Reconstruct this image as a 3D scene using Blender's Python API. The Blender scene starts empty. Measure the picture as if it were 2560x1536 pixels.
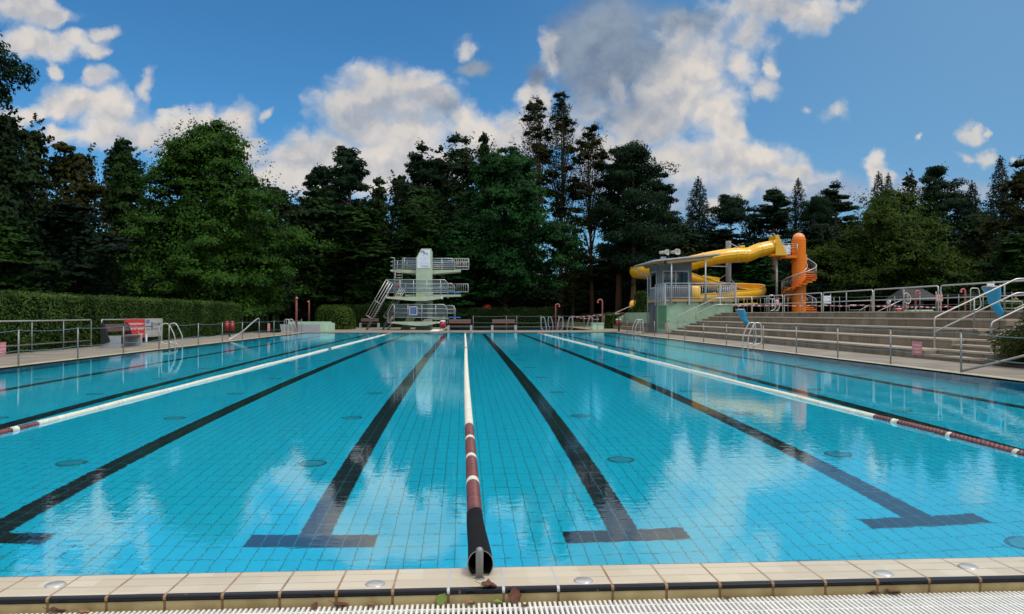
import bpy, math, random
import numpy as np
from math import sin, cos, tan, atan, atan2, pi, radians as R, sqrt
from mathutils import Vector, Matrix

random.seed(7)
S = bpy.context.scene
COL = S.collection

# ------------------------------------------------------------------ camera, sky, sun, exposure
EYE, YAW, FPX = 1.275, R(3.52), 1950.0
cam = bpy.data.objects.new('camera', bpy.data.cameras.new('camera'))
COL.objects.link(cam)
cam.data.sensor_width = 36
cam.data.lens = 36 * FPX / 2560
cam.data.clip_start = 0.05
cam.data.clip_end = 2000
cam.location = (0, 0, EYE)
cam.rotation_euler = (R(90.53), 0, -YAW)
S.camera = cam
S.view_settings.view_transform = 'Standard'
S.view_settings.look = 'None'
S.view_settings.gamma = 1
S.view_settings.use_curve_mapping = False
S.view_settings.exposure = 0.4
S.cycles.use_denoising = True
S.cycles.max_bounces = 8
S.cycles.transparent_max_bounces = 12
S.cycles.sample_clamp_indirect = 6

SUN_EL, SUN_AZ = R(60), R(128)          # azimuth clockwise from +Y (the lanes): high, to the right and a little behind the camera
sun = bpy.data.objects.new('sun', bpy.data.lights.new('sun', 'SUN'))
COL.objects.link(sun)
sun.data.energy = 1.5
sun.data.angle = R(14)
sun.data.color = (1.0, 0.955, 0.89)
sd = Vector((sin(SUN_AZ) * cos(SUN_EL), cos(SUN_AZ) * cos(SUN_EL), sin(SUN_EL)))
sun.rotation_euler = sd.to_track_quat('Z', 'Y').to_euler()
sun.location = sd * 60

# real distances behind picture measurements: column / row of the photograph + depth along the lanes -> metres
def ang(px): return atan((px - 1280) / FPX) + YAW
def zd(px, Y): return Y / cos(ang(px)) * cos(ang(px) - YAW)
def XA(px, Y): return Y * tan(ang(px))
def ZA(px, py, Y): return EYE + (786 - py) * zd(px, Y) / FPX
def YA(px, X): return X / tan(ang(px))

def build_world():
    w = bpy.data.worlds.new('World')
    S.world = w
    w.use_nodes = True
    nt = w.node_tree
    N, L = nt.nodes, nt.links
    N.clear()
    def nd(t, **k):
        n = N.new(t)
        for a, b in k.items(): setattr(n, a, b)
        return n
    def val(i, v): i.default_value = v
    def math_(op, a, b=None, clamp=False):
        n = nd('ShaderNodeMath', operation=op, use_clamp=clamp)
        for i, x in enumerate((a, b)):
            if x is None: continue
            if isinstance(x, (int, float)): n.inputs[i].default_value = x
            else: L.new(x, n.inputs[i])
        return n.outputs[0]
    def mapr(x, a, b, c=0.0, d=1.0, smooth=True):
        n = nd('ShaderNodeMapRange', interpolation_type='SMOOTHSTEP' if smooth else 'LINEAR', clamp=True)
        L.new(x, n.inputs[0])
        for i, v in zip((1, 2, 3, 4), (a, b, c, d)): n.inputs[i].default_value = v
        return n.outputs[0]
    def mixc(f, a, b):
        n = nd('ShaderNodeMix', data_type='RGBA')
        if isinstance(f, (int, float)): n.inputs[0].default_value = f
        else: L.new(f, n.inputs[0])
        for i, x in ((6, a), (7, b)):
            if isinstance(x, tuple): n.inputs[i].default_value = (*x, 1)
            else: L.new(x, n.inputs[i])
        return n.outputs[2]
    tc = nd('ShaderNodeTexCoord').outputs['Generated']
    sep = nd('ShaderNodeSeparateXYZ'); L.new(tc, sep.inputs[0])
    x, y, z = sep.outputs
    yy = math_('MAXIMUM', y, 0.05)
    a, e = math_('DIVIDE', x, yy), math_('DIVIDE', z, yy)
    cmb = nd('ShaderNodeCombineXYZ'); L.new(a, cmb.inputs[0]); L.new(e, cmb.inputs[1])
    p = cmb.outputs[0]
    def noise(vec, scale, detail=6, rough=0.55, out='Fac'):
        n = nd('ShaderNodeTexNoise', noise_dimensions='3D')
        n.inputs['Scale'].default_value = scale; n.inputs['Detail'].default_value = detail; n.inputs['Roughness'].default_value = rough
        L.new(vec, n.inputs['Vector'])
        return n.outputs[out]
    warp = nd('ShaderNodeVectorMath', operation='MULTIPLY_ADD')
    wc = nd('ShaderNodeVectorMath', operation='SUBTRACT'); L.new(noise(p, 9, 4, 0.6, 'Color'), wc.inputs[0]); wc.inputs[1].default_value = (.5, .5, .5)
    L.new(wc.outputs[0], warp.inputs[0]); warp.inputs[1].default_value = (.055, .055, 0); L.new(p, warp.inputs[2])
    warp2 = nd('ShaderNodeVectorMath', operation='MULTIPLY_ADD')
    wc2 = nd('ShaderNodeVectorMath', operation='SUBTRACT'); L.new(noise(p, 32, 5, 0.65, 'Color'), wc2.inputs[0]); wc2.inputs[1].default_value = (.5, .5, .5)
    L.new(wc2.outputs[0], warp2.inputs[0]); warp2.inputs[1].default_value = (.024, .024, 0); L.new(warp.outputs[0], warp2.inputs[2])
    pw = warp2.outputs[0]
    def pe(px, py):                      # direction of a cloud: azimuth and elevation tangents
        return tan(ang(px)), (786 - py) / FPX * cos(ang(px) - YAW) / cos(ang(px))
    def blobs(lst, soft=.45):
        acc = None
        for (px, py, rx, ry) in lst:
            ca, ce = pe(px, py)
            q = cos(ang(px) - YAW) / cos(ang(px))
            ra, re = rx * q * q / FPX, ry * q / FPX
            m = nd('ShaderNodeVectorMath', operation='MULTIPLY_ADD')
            L.new(pw, m.inputs[0]); m.inputs[1].default_value = (1 / ra, 1 / re, 0); m.inputs[2].default_value = (-ca / ra, -ce / re, 0)
            ln = nd('ShaderNodeVectorMath', operation='LENGTH'); L.new(m.outputs[0], ln.inputs[0])
            if acc is None: acc = ln.outputs['Value']
            else:
                sm = nd('ShaderNodeMath', operation='SMOOTH_MIN'); L.new(acc, sm.inputs[0]); L.new(ln.outputs['Value'], sm.inputs[1]); sm.inputs[2].default_value = soft
                acc = sm.outputs[0]
        return math_('SUBTRACT', 1.0, acc)
    bright = [(60, 15, 130, 46), (140, 30, 70, 32), (50, 95, 110, 44), (125, 100, 74, 40), (188, 82, 46, 28),
              (70, 275, 60, 22), (130, 262, 84, 36), (210, 252, 110, 50), (275, 275, 90, 76), (240, 188, 40, 32), (270, 330, 90, 50), (340, 335, 90, 60), (430, 330, 120, 56), (490, 300, 60, 50), (600, 300, 52, 56), (600, 360, 110, 56), (520, 380, 160, 44), (140, 330, 80, 34), (660, 350, 30, 24),
              (975, 228, 122, 84), (900, 295, 140, 100), (1000, 200, 60, 40), (1030, 320, 150, 120), (830, 370, 130, 70), (760, 405, 110, 60), (710, 445, 90, 50), (1070, 250, 70, 60), (960, 410, 300, 80), (1150, 310, 60, 66), (1200, 350, 100, 60), (860, 450, 260, 60),
              (1335, 240, 56, 46), (1300, 330, 110, 70), (1378, 130, 34, 62), (1490, 265, 66, 56), (1545, 230, 40, 74), (1450, 340, 90, 50),
              (1740, 140, 130, 130), (1680, 230, 150, 100), (1850, 150, 50, 80), (1880, 90, 70, 50), (1940, 25, 170, 48), (2050, 50, 46, 44), (1780, 280, 100, 80), (1620, 320, 150, 80), (1830, 330, 52, 40), (1530, 370, 110, 60),
              (1700, 390, 160, 55), (1870, 395, 140, 46), (1790, 420, 190, 44), (1990, 430, 100, 24), (2190, 425, 32, 50)]
    wisps = [(240, 110, 40, 22), (265, 75, 40, 22), (130, 170, 22, 24), (350, 215, 24, 40), (420, 268, 46, 12), (665, 280, 16, 18), (30, 280, 60, 50), (660, 390, 70, 26),
             (2120, 8, 50, 22), (1165, 118, 46, 32), (1925, 165, 22, 42), (1908, 230, 34, 44), (2085, 262, 58, 30), (2010, 262, 18, 18), (1845, 480, 50, 30), (1780, 520, 60, 24), (2040, 440, 40, 20), (1610, 470, 60, 40), (2235, 445, 36, 26),
             (2435, 325, 28, 30), (2465, 385, 36, 24), (2415, 390, 26, 18), (2305, 330, 16, 10), (2472, 325, 11, 11), (2540, 392, 16, 16), (1950, 470, 120, 24)]
    grey = [(1530, 70, 110, 100), (1600, 150, 150, 110), (1500, 190, 90, 70), (1680, 40, 140, 60), (1580, 270, 130, 60), (1180, 165, 60, 22), (1340, 185, 36, 50), (1640, 300, 90, 40), (1430, 120, 80, 90), (1100, 270, 46, 46)]
    hazy = [(1830, 460, 260, 80), (2040, 480, 220, 56), (1650, 520, 140, 60), (2260, 490, 220, 40), (2420, 470, 140, 30), (650, 400, 120, 36), (1480, 440, 120, 60)]
    def shift(vec, dx, dy):
        n = nd('ShaderNodeVectorMath', operation='ADD'); L.new(vec, n.inputs[0]); n.inputs[1].default_value = (dx, dy, 0); return n.outputs[0]
    def puff(vec, scale):
        n = nd('ShaderNodeTexVoronoi', voronoi_dimensions='2D', feature='F1'); n.inputs['Scale'].default_value = scale; L.new(vec, n.inputs['Vector'])
        return math_('SUBTRACT', 0.42, n.outputs['Distance'])
    def dens(vec, det):
        d = math_('MULTIPLY', math_('SUBTRACT', noise(vec, 13, det, 0.62), 0.5), 1.7)
        d = math_('ADD', d, math_('MULTIPLY', puff(vec, 17), 0.62))
        return math_('ADD', d, math_('MULTIPLY', puff(vec, 41), 0.30))
    fb2 = noise(p, 6, 5, 0.55)
    D0 = dens(pw, 10)
    D1 = dens(shift(pw, -.006, .016), 5)
    bb = blobs(bright)
    db = math_('ADD', bb, math_('MULTIPLY', D0, 0.85))
    dw = math_('ADD', blobs(wisps, .3), math_('MULTIPLY', D0, 1.25))
    fbm = math_('SUBTRACT', noise(pw, 9, 8, 0.6), 0.5)
    dg = math_('ADD', blobs(grey, .7), math_('MULTIPLY', fbm, 1.4))
    dh = math_('ADD', blobs(hazy, .8), math_('MULTIPLY', fbm, 1.0))
    aw = mapr(dw, -.15, .85)
    ab, ag, ah = mapr(db, -0.20, 0.50), mapr(dg, -0.25, 0.7), mapr(dh, -.2, .8)
    sky = nd('ShaderNodeTexSky', sky_type='NISHITA')
    sky.sun_disc = False; sky.sun_elevation = SUN_EL; sky.sun_rotation = SUN_AZ
    sky.air_density = 1.0; sky.dust_density = 0.6; sky.ozone_density = 2.5
    sc = nd('ShaderNodeVectorMath', operation='SCALE'); L.new(sky.outputs[0], sc.inputs[0]); sc.inputs['Scale'].default_value = 0.058
    base = sc.outputs[0]
    tint = nd('ShaderNodeVectorMath', operation='MULTIPLY'); L.new(base, tint.inputs[0]); tint.inputs[1].default_value = (0.50, 1.18, 1.58)
    base = tint.outputs[0]
    base = mixc(math_('MULTIPLY', mapr(a, -.1, .75), .62), base, (.150, .285, .44))
    base = mixc(math_('MULTIPLY', mapr(e, .26, .05), .30), base, (.24, .36, .50))
    relief = math_('SUBTRACT', D0, D1)
    lit = math_('ADD', math_('MULTIPLY', mapr(relief, -.45, .35), .62), math_('MULTIPLY', mapr(fb2, .36, .60), .42))
    cb = mixc(lit, (0.25, 0.285, 0.345), (0.585, 0.535, 0.48))
    edge = mapr(db, 0.05, 0.75)
    cb = mixc(edge, mixc(0.55, cb, (0.40, 0.45, 0.52)), cb)
    cg = mixc(lit, (0.105, 0.145, 0.215), (0.22, 0.265, 0.325))
    col = mixc(math_('MULTIPLY', ah, 0.80), base, mixc(lit, (.21, .27, .37), (.38, .39, .43)))
    col = mixc(math_('MULTIPLY', aw, 0.90), col, mixc(lit, (.36, .39, .43), (.55, .51, .46)))
    col = mixc(math_('MULTIPLY', ab, 0.95), col, cb)
    col = mixc(math_('MULTIPLY', ag, mapr(bb, .75, .15, .25, .92)), col, cg)
    # unseen cloud cover, added overhead and behind the camera to brighten and soften light
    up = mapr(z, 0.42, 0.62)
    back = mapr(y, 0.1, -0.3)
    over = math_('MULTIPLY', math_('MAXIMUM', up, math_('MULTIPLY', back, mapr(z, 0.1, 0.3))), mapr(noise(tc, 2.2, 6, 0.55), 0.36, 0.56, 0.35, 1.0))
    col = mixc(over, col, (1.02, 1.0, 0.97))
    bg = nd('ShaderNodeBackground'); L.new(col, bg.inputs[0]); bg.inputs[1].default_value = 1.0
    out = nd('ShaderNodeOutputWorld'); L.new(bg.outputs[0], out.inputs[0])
    w.cycles.sampling_method = 'MANUAL'
    w.cycles.sample_map_resolution = 512
build_world()

# ------------------------------------------------------------------ materials
def mat(name, c1, c2=None, rough=0.6, metal=0.0, scale=6.0, bump=0.0, bscale=None, spec=0.5, stretch=(1, 1, 1), detail=5, coat=0.0):
    m = bpy.data.materials.new(name); m.use_nodes = True
    nt = m.node_tree; b = nt.nodes['Principled BSDF']
    b.inputs['Roughness'].default_value = rough; b.inputs['Metallic'].default_value = metal
    b.inputs['Specular IOR Level'].default_value = spec
    if coat: b.inputs['Coat Weight'].default_value = coat
    c2 = c2 or tuple(v * 0.78 for v in c1)
    tc = nt.nodes.new('ShaderNodeTexCoord'); mp = nt.nodes.new('ShaderNodeMapping'); mp.inputs['Scale'].default_value = stretch
    nt.links.new(tc.outputs['Object'], mp.inputs[0])
    n = nt.nodes.new('ShaderNodeTexNoise'); n.inputs['Scale'].default_value = scale; n.inputs['Detail'].default_value = detail; n.inputs['Roughness'].default_value = 0.6
    nt.links.new(mp.outputs[0], n.inputs['Vector'])
    r = nt.nodes.new('ShaderNodeMapRange'); r.inputs[1].default_value = 0.3; r.inputs[2].default_value = 0.7
    nt.links.new(n.outputs['Fac'], r.inputs[0])
    x = nt.nodes.new('ShaderNodeMix'); x.data_type = 'RGBA'; x.inputs[6].default_value = (*c1, 1); x.inputs[7].default_value = (*c2, 1)
    nt.links.new(r.outputs[0], x.inputs[0]); nt.links.new(x.outputs[2], b.inputs['Base Color'])
    if bump:
        n2 = nt.nodes.new('ShaderNodeTexNoise'); n2.inputs['Scale'].default_value = bscale or scale * 6; n2.inputs['Detail'].default_value = 4
        nt.links.new(mp.outputs[0], n2.inputs['Vector'])
        bp = nt.nodes.new('ShaderNodeBump'); bp.inputs['Strength'].default_value = 0.6; bp.inputs['Distance'].default_value = bump
        nt.links.new(n2.outputs['Fac'], bp.inputs['Height']); nt.links.new(bp.outputs[0], b.inputs['Normal'])
    return m

class G:                                  # tiny node-graph helper for the tiled surfaces
    def __init__(s, name, rough=0.5, spec=0.5):
        s.m = bpy.data.materials.new(name); s.m.use_nodes = True; s.nt = s.m.node_tree
        s.b = s.nt.nodes['Principled BSDF']; s.b.inputs['Roughness'].default_value = rough; s.b.inputs['Specular IOR Level'].default_value = spec
        s.obj = s.nt.nodes.new('ShaderNodeTexCoord').outputs['Object']
        sp = s.nt.nodes.new('ShaderNodeSeparateXYZ'); s.l(s.obj, sp.inputs[0]); s.x, s.y, s.z = sp.outputs
    def l(s, a, b): s.nt.links.new(a, b)
    def m_(s, op, *a):
        n = s.nt.nodes.new('ShaderNodeMath'); n.operation = op
        for i, v in enumerate(a):
            if isinstance(v, (int, float)): n.inputs[i].default_value = v
            else: s.l(v, n.inputs[i])
        return n.outputs[0]
    def mix(s, f, a, b):
        n = s.nt.nodes.new('ShaderNodeMix'); n.data_type = 'RGBA'
        if isinstance(f, (int, float)): n.inputs[0].default_value = f
        else: s.l(f, n.inputs[0])
        for i, v in ((6, a), (7, b)):
            if isinstance(v, tuple): n.inputs[i].default_value = (*v, 1)
            else: s.l(v, n.inputs[i])
        return n.outputs[2]
    def line(s, c, period, width, off=0.0):            # 1 on a joint of that width, once per period
        f = s.m_('FRACT', s.m_('ADD', s.m_('DIVIDE', c, period), off))
        d = s.m_('ABSOLUTE', s.m_('SUBTRACT', f, 0.5))
        return s.m_('GREATER_THAN', d, 0.5 - width / period / 2)
    def cell(s, cx, px_, cy, py_, offx=0.0, offy=0.0):     # random number per tile
        cb = s.nt.nodes.new('ShaderNodeCombineXYZ')
        s.l(s.m_('FLOOR', s.m_('ADD', s.m_('DIVIDE', cx, px_), offx + 0.001)), cb.inputs[0]); s.l(s.m_('FLOOR', s.m_('ADD', s.m_('DIVIDE', cy, py_), offy + 0.001)), cb.inputs[1])
        w = s.nt.nodes.new('ShaderNodeTexWhiteNoise'); s.l(cb.outputs[0], w.inputs['Vector']); return w.outputs['Value']
    def noise(s, scale, detail=5, lo=0.3, hi=0.7, stretch=None):
        v = s.obj
        if stretch:
            mp = s.nt.nodes.new('ShaderNodeMapping'); mp.inputs['Scale'].default_value = stretch; s.l(v, mp.inputs[0]); v = mp.outputs[0]
        n = s.nt.nodes.new('ShaderNodeTexNoise'); n.inputs['Scale'].default_value = scale; n.inputs['Detail'].default_value = detail; s.l(v, n.inputs['Vector'])
        r = s.nt.nodes.new('ShaderNodeMapRange'); r.inputs[1].default_value = lo; r.inputs[2].default_value = hi; s.l(n.outputs['Fac'], r.inputs[0]); return r.outputs[0]
    def done(s, col, bump=None, dist=0.003):
        s.l(col, s.b.inputs['Base Color'])
        if bump is not None:
            n = s.nt.nodes.new('ShaderNodeBump'); n.inputs['Distance'].default_value = dist; n.inputs['Strength'].default_value = 0.7; s.l(bump, n.inputs['Height']); s.l(n.outputs[0], s.b.inputs['Normal'])
        return s.m

def water_mat(name, tint, amp=1.0):
    m = bpy.data.materials.new(name); m.use_nodes = True; nt = m.node_tree; nt.nodes.clear()
    N, L = nt.nodes.new, nt.links.new
    tc = N('ShaderNodeTexCoord')
    def noi(scale, st, detail):
        mp = N('ShaderNodeMapping'); mp.inputs['Scale'].default_value = st; mp.inputs['Rotation'].default_value = (0, 0, R(8)); L(tc.outputs['Object'], mp.inputs[0])
        n = N('ShaderNodeTexNoise'); n.inputs['Scale'].default_value = scale; n.inputs['Detail'].default_value = detail; n.inputs['Roughness'].default_value = 0.5
        L(mp.outputs[0], n.inputs['Vector']); return n.outputs['Fac']
    def mul(a, k):
        n = N('ShaderNodeMath'); n.operation = 'MULTIPLY'; L(a, n.inputs[0]); n.inputs[1].default_value = k; return n.outputs[0]
    def add(a, b):
        n = N('ShaderNodeMath'); n.operation = 'ADD'; L(a, n.inputs[0]); L(b, n.inputs[1]); return n.outputs[0]
    # calm and slightly ruffled patches
    pm = noi(0.22, (1, 0.6, 1), 2)
    pr = N('ShaderNodeMapRange'); pr.inputs[1].default_value = 0.35; pr.inputs[2].default_value = 0.65; pr.inputs[3].default_value = 0.35; pr.inputs[4].default_value = 1.25; L(pm, pr.inputs[0])
    fine = add(mul(noi(5.0, (0.8, 1.2, 1), 2), 0.8), mul(noi(13.0, (0.8, 1.2, 1), 2), 0.9))
    ff = N('ShaderNodeMath'); ff.operation = 'MULTIPLY'; L(fine, ff.inputs[0]); L(pr.outputs[0], ff.inputs[1])
    h = add(ff.outputs[0], mul(noi(0.9, (0.8, 1.1, 1), 2), 2.4))
    bp = N('ShaderNodeBump'); bp.inputs['Strength'].default_value = 1; bp.inputs['Distance'].default_value = 0.00095 * amp; L(h, bp.inputs['Height'])
    fr = N('ShaderNodeFresnel'); fr.inputs['IOR'].default_value = 1.333; L(bp.outputs[0], fr.inputs['Normal'])
    gl = N('ShaderNodeBsdfGlossy'); gl.inputs['Roughness'].default_value = 0.012; gl.inputs['Color'].default_value = (.97, 1, 1, 1); L(bp.outputs[0], gl.inputs['Normal'])
    rf = N('ShaderNodeBsdfRefraction'); rf.inputs['IOR'].default_value = 1.333; rf.inputs['Roughness'].default_value = 0.0; rf.inputs['Color'].default_value = (*tint, 1); L(bp.outputs[0], rf.inputs['Normal'])
    # ruffled water mirrors less at grazing view and more when looked at steeply than a flat sheet
    ma = N('ShaderNodeMath'); ma.operation = 'MULTIPLY_ADD'; L(fr.outputs[0], ma.inputs[0]); ma.inputs[1].default_value = 0.60; ma.inputs[2].default_value = 0.18
    ge = N('ShaderNodeNewGeometry'); sel = N('ShaderNodeMix'); sel.data_type = 'FLOAT'; L(ge.outputs['Backfacing'], sel.inputs[0]); L(ma.outputs[0], sel.inputs[2]); L(fr.outputs[0], sel.inputs[3])
    mx = N('ShaderNodeMixShader'); L(sel.outputs[0], mx.inputs[0]); L(rf.outputs[0], mx.inputs[1]); L(gl.outputs[0], mx.inputs[2])
    o = N('ShaderNodeOutputMaterial'); L(mx.outputs[0], o.inputs['Surface'])
    return m

def leaf_mat(name, dark, light, trans=0.3, rough=0.55):
    m = bpy.data.materials.new(name); m.use_nodes = True; nt = m.node_tree; b = nt.nodes['Principled BSDF']
    N, L = nt.nodes.new, nt.links.new
    g = N('ShaderNodeNewGeometry'); tc = N('ShaderNodeTexCoord')
    n = N('ShaderNodeTexNoise'); n.inputs['Scale'].default_value = 0.7; n.inputs['Detail'].default_value = 4; L(tc.outputs['Object'], n.inputs['Vector'])
    nr = N('ShaderNodeMapRange'); nr.inputs[1].default_value = .34; nr.inputs[2].default_value = .66; L(n.outputs['Fac'], nr.inputs[0])
    a = N('ShaderNodeMath'); a.operation = 'MULTIPLY_ADD'; L(g.outputs['Random Per Island'], a.inputs[0]); a.inputs[1].default_value = 0.34; a.inputs[2].default_value = -0.20
    c = N('ShaderNodeMath'); c.operation = 'ADD'; L(a.outputs[0], c.inputs[0]); L(nr.outputs[0], c.inputs[1])
    x = N('ShaderNodeMix'); x.data_type = 'RGBA'; x.clamp_factor = True; L(c.outputs[0], x.inputs[0]); x.inputs[6].default_value = (*dark, 1); x.inputs[7].default_value = (*light, 1)
    L(x.outputs[2], b.inputs['Base Color']); b.inputs['Roughness'].default_value = rough; b.inputs['Specular IOR Level'].default_value = 0.07
    t = N('ShaderNodeBsdfTranslucent'); L(x.outputs[2], t.inputs[0])
    mx = N('ShaderNodeMixShader'); mx.inputs[0].default_value = trans; L(b.outputs[0], mx.inputs[1]); L(t.outputs[0], mx.inputs[2])
    L(mx.outputs[0], nt.nodes['Material Output'].inputs['Surface'])
    return m

M = {}
M['steel'] = mat('steel', (.55, .54, .52), (.42, .41, .39), .32, .55, 9)
M['dull_steel'] = mat('dull_steel', (.27, .28, .28), (.17, .17, .16), .45, .45, 7)
M['galv'] = mat('galvanised', (.42, .46, .50), (.30, .34, .38), .45, .3, 12)
M['black'] = mat('black', (.012, .012, .013), (.02, .02, .02), .5)
M['fabric_black'] = mat('fabric_black', (.005, .0055, .007), (.009, .0095, .011), .9, 0, 40, .002, 300, .12)
M['white'] = mat('white', (.78, .78, .76), (.66, .66, .63), .45, 0, 8)
M['white_plastic'] = mat('white_plastic', (.74, .73, .69), (.60, .60, .57), .4, 0, 14)
M['float_white'] = mat('float_white', (.72, .71, .60), (.46, .45, .37), .5, 0, 2.2, 0, None, .4, (.2, 14, .2))
M['bin_red'] = mat('bin_red', (.33, .020, .030), (.25, .018, .025), .4, 0, 4)
M['maroon'] = mat('maroon', (.20, .055, .055), (.075, .016, .020), .45, 0, 2.2, 0, None, .4, (.2, 14, .2))
M['rope_blue'] = mat('rope_blue', (.10, .165, .20), (.07, .12, .15), .6)
M['cable'] = mat('cable', (.30, .30, .29), None, .5, .4)
M['concrete'] = mat('concrete', (.30, .28, .25), (.22, .205, .18), .8, 0, 2.5, .003, 60)
M['grey_block'] = mat('grey_block', (.33, .36, .40), (.26, .28, .31), .75, 0, 6, .002, 80)
M['wood_brown'] = mat('wood_brown', (.12, .062, .055), (.08, .042, .038), .6, 0, 5, 0, None, .4, (1, 8, 8))
M['wood_tan'] = mat('wood_tan', (.42, .28, .13), (.30, .19, .085), .6, 0, 4, 0, None, .4, (1, 6, 6))
M['tower_green'] = mat('tower_green', (.41, .49, .36), (.31, .385, .27), .7, 0, 1.6, .002, 50)
M['wall_green'] = mat('wall_green', (.27, .40, .285), (.21, .32, .22), .75, 0, 1.2, .002, 40)
M['panel_green'] = mat('panel_green', (.085, .25, .115), (.07, .20, .095), .7, 0, 2)
M['pale_green'] = mat('pale_green', (.42, .62, .45), (.34, .52, .38), .6, 0, 2)
M['cladding'] = None
M['grey_dark'] = mat('grey_dark', (.10, .105, .12), (.075, .08, .09), .6, 0, 3)
M['booth_trim'] = mat('booth_trim', (.42, .43, .45), (.35, .36, .38), .5, 0, 3)
M['roof_grey'] = mat('roof_grey', (.45, .46, .47), (.33, .34, .36), .45, .2, 3)
M['yellow'] = mat('slide_yellow', (.80, .43, .012), (.68, .34, .010), .28, 0, 1.2, 0, None, .5, (1, 1, 1), 5, .3)
M['yellow_edge'] = mat('slide_yellow_edge', (.86, .50, .03), (.74, .40, .02), .3, 0, 2)
M['orange'] = mat('orange', (.78, .20, .006), (.66, .155, .006), .45, 0, 1.5, 0, None, .3)
M['orange_dome'] = mat('orange_dome', (.80, .30, .10), (.72, .24, .07), .4, 0, 1.5)
M['timber'] = mat('timber_grey', (.24, .23, .22), (.15, .145, .14), .8, 0, 3, 0, None, .3, (6, 6, .6))
M['red'] = mat('sign_red', (.62, .035, .030), (.50, .025, .024), .4, 0, 4)
M['red_pale'] = mat('sign_red_faded', (.62, .17, .17), (.50, .12, .12), .45, 0, 6)
M['pink_red'] = mat('pipe_red', (.36, .10, .10), (.27, .07, .07), .5, 0, 4)
M['sign_grey'] = mat('sign_grey', (.44, .43, .38), (.38, .37, .33), .5, 0, 2)
M['blue'] = mat('sign_blue', (.020, .085, .30), (.015, .07, .24), .45, 0, 3)
M['board_blue'] = mat('board_blue', (.025, .16, .42), (.02, .12, .33), .6, 0, 3)
M['bag_blue'] = mat('bag_blue', (.015, .30, .52), (.01, .22, .42), .3, 0, 3, .01, 9)
M['ink_green'] = mat('ink_green', (.01, .05, .035), None, .6)
M['ink'] = mat('ink', (.05, .06, .08), None, .6)
M['ink_grey'] = mat('ink_grey', (.34, .37, .41), None, .6)
M['ink_orange'] = mat('ink_orange', (.55, .22, .10), None, .6)
M['notice'] = mat('notice_white', (.68, .72, .78), (.60, .65, .72), .4, 0, 4)
M['grout_white'] = mat('grout_white', (.55, .55, .55), (.4, .4, .4), .7)
M['leaf_brown'] = mat('leaf_brown', (.13, .045, .022), (.05, .02, .012), .8, 0, 30)
M['leaf_green'] = mat('leaf_green', (.16, .22, .03), (.10, .14, .02), .7, 0, 30)
M['leaf_tan'] = mat('leaf_tan', (.30, .17, .08), (.14, .07, .03), .8, 0, 30)
M['bark'] = mat('bark', (.060, .045, .034), (.028, .022, .017), .9, 0, 3, .02, 9, .2, (2, 2, .4))
M['bark_pine'] = mat('bark_pine', (.20, .095, .050), (.10, .055, .035), .9, 0, 3, .02, 9, .2, (2, 2, .4))
M['skin'] = mat('skin', (.45, .24, .16), (.40, .20, .13), .55, 0, 8)
M['hair'] = mat('hair', (.10, .055, .03), (.06, .03, .018), .6, 0, 20)
M['cloth_white'] = mat('cloth_white', (.65, .72, .82), (.55, .62, .72), .8, 0, 10)
M['cloth_coral'] = mat('cloth_coral', (.75, .13, .09), (.62, .10, .07), .8, 0, 10)
M['cloth_dark'] = mat('cloth_dark', (.02, .02, .025), (.03, .03, .03), .8, 0, 10)
M['cloth_khaki'] = mat('cloth_khaki', (.05, .05, .04), (.035, .035, .03), .8, 0, 10)
M['denim'] = mat('denim', (.26, .36, .48), (.20, .29, .40), .8, 0, 10)
M['tent'] = mat('tent_grey', (.030, .032, .036), (.022, .023, .026), .8, 0, 1)
M['soil'] = mat('soil', (.055, .042, .030), (.03, .024, .018), .95, 0, 3, .02, 12)

g = G('cladding_grey', .6)
ln = g.m_('MAXIMUM', g.line(g.x, .115, .018), g.line(g.y, .115, .018))
M['cladding'] = g.done(g.mix(ln, g.mix(g.noise(2), (.19, .20, .225), (.15, .16, .18)), (.07, .075, .085)), g.m_('SUBTRACT', 1.0, ln), .01)

def glass_mat(name, tint, fac):
    m = bpy.data.materials.new(name); m.use_nodes = True; nt = m.node_tree; nt.nodes.clear(); N, L = nt.nodes.new, nt.links.new
    t = N('ShaderNodeBsdfTransparent'); t.inputs[0].default_value = (*tint, 1); gl = N('ShaderNodeBsdfGlossy'); gl.inputs['Roughness'].default_value = .02
    fr = N('ShaderNodeFresnel'); fr.inputs['IOR'].default_value = 1.5
    d = N('ShaderNodeBsdfDiffuse'); d.inputs[0].default_value = (.35, .42, .48, 1)
    m1 = N('ShaderNodeMixShader'); m1.inputs[0].default_value = fac; L(t.outputs[0], m1.inputs[1]); L(d.outputs[0], m1.inputs[2])
    m2 = N('ShaderNodeMixShader'); L(fr.outputs[0], m2.inputs[0]); L(m1.outputs[0], m2.inputs[1]); L(gl.outputs[0], m2.inputs[2])
    o = N('ShaderNodeOutputMaterial'); L(m2.outputs[0], o.inputs[0]); return m
M['glass'] = glass_mat('window_glass', (.75, .8, .82), .0)
M['rail_glass'] = glass_mat('rail_panel', (.80, .83, .85), .10)

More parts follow.
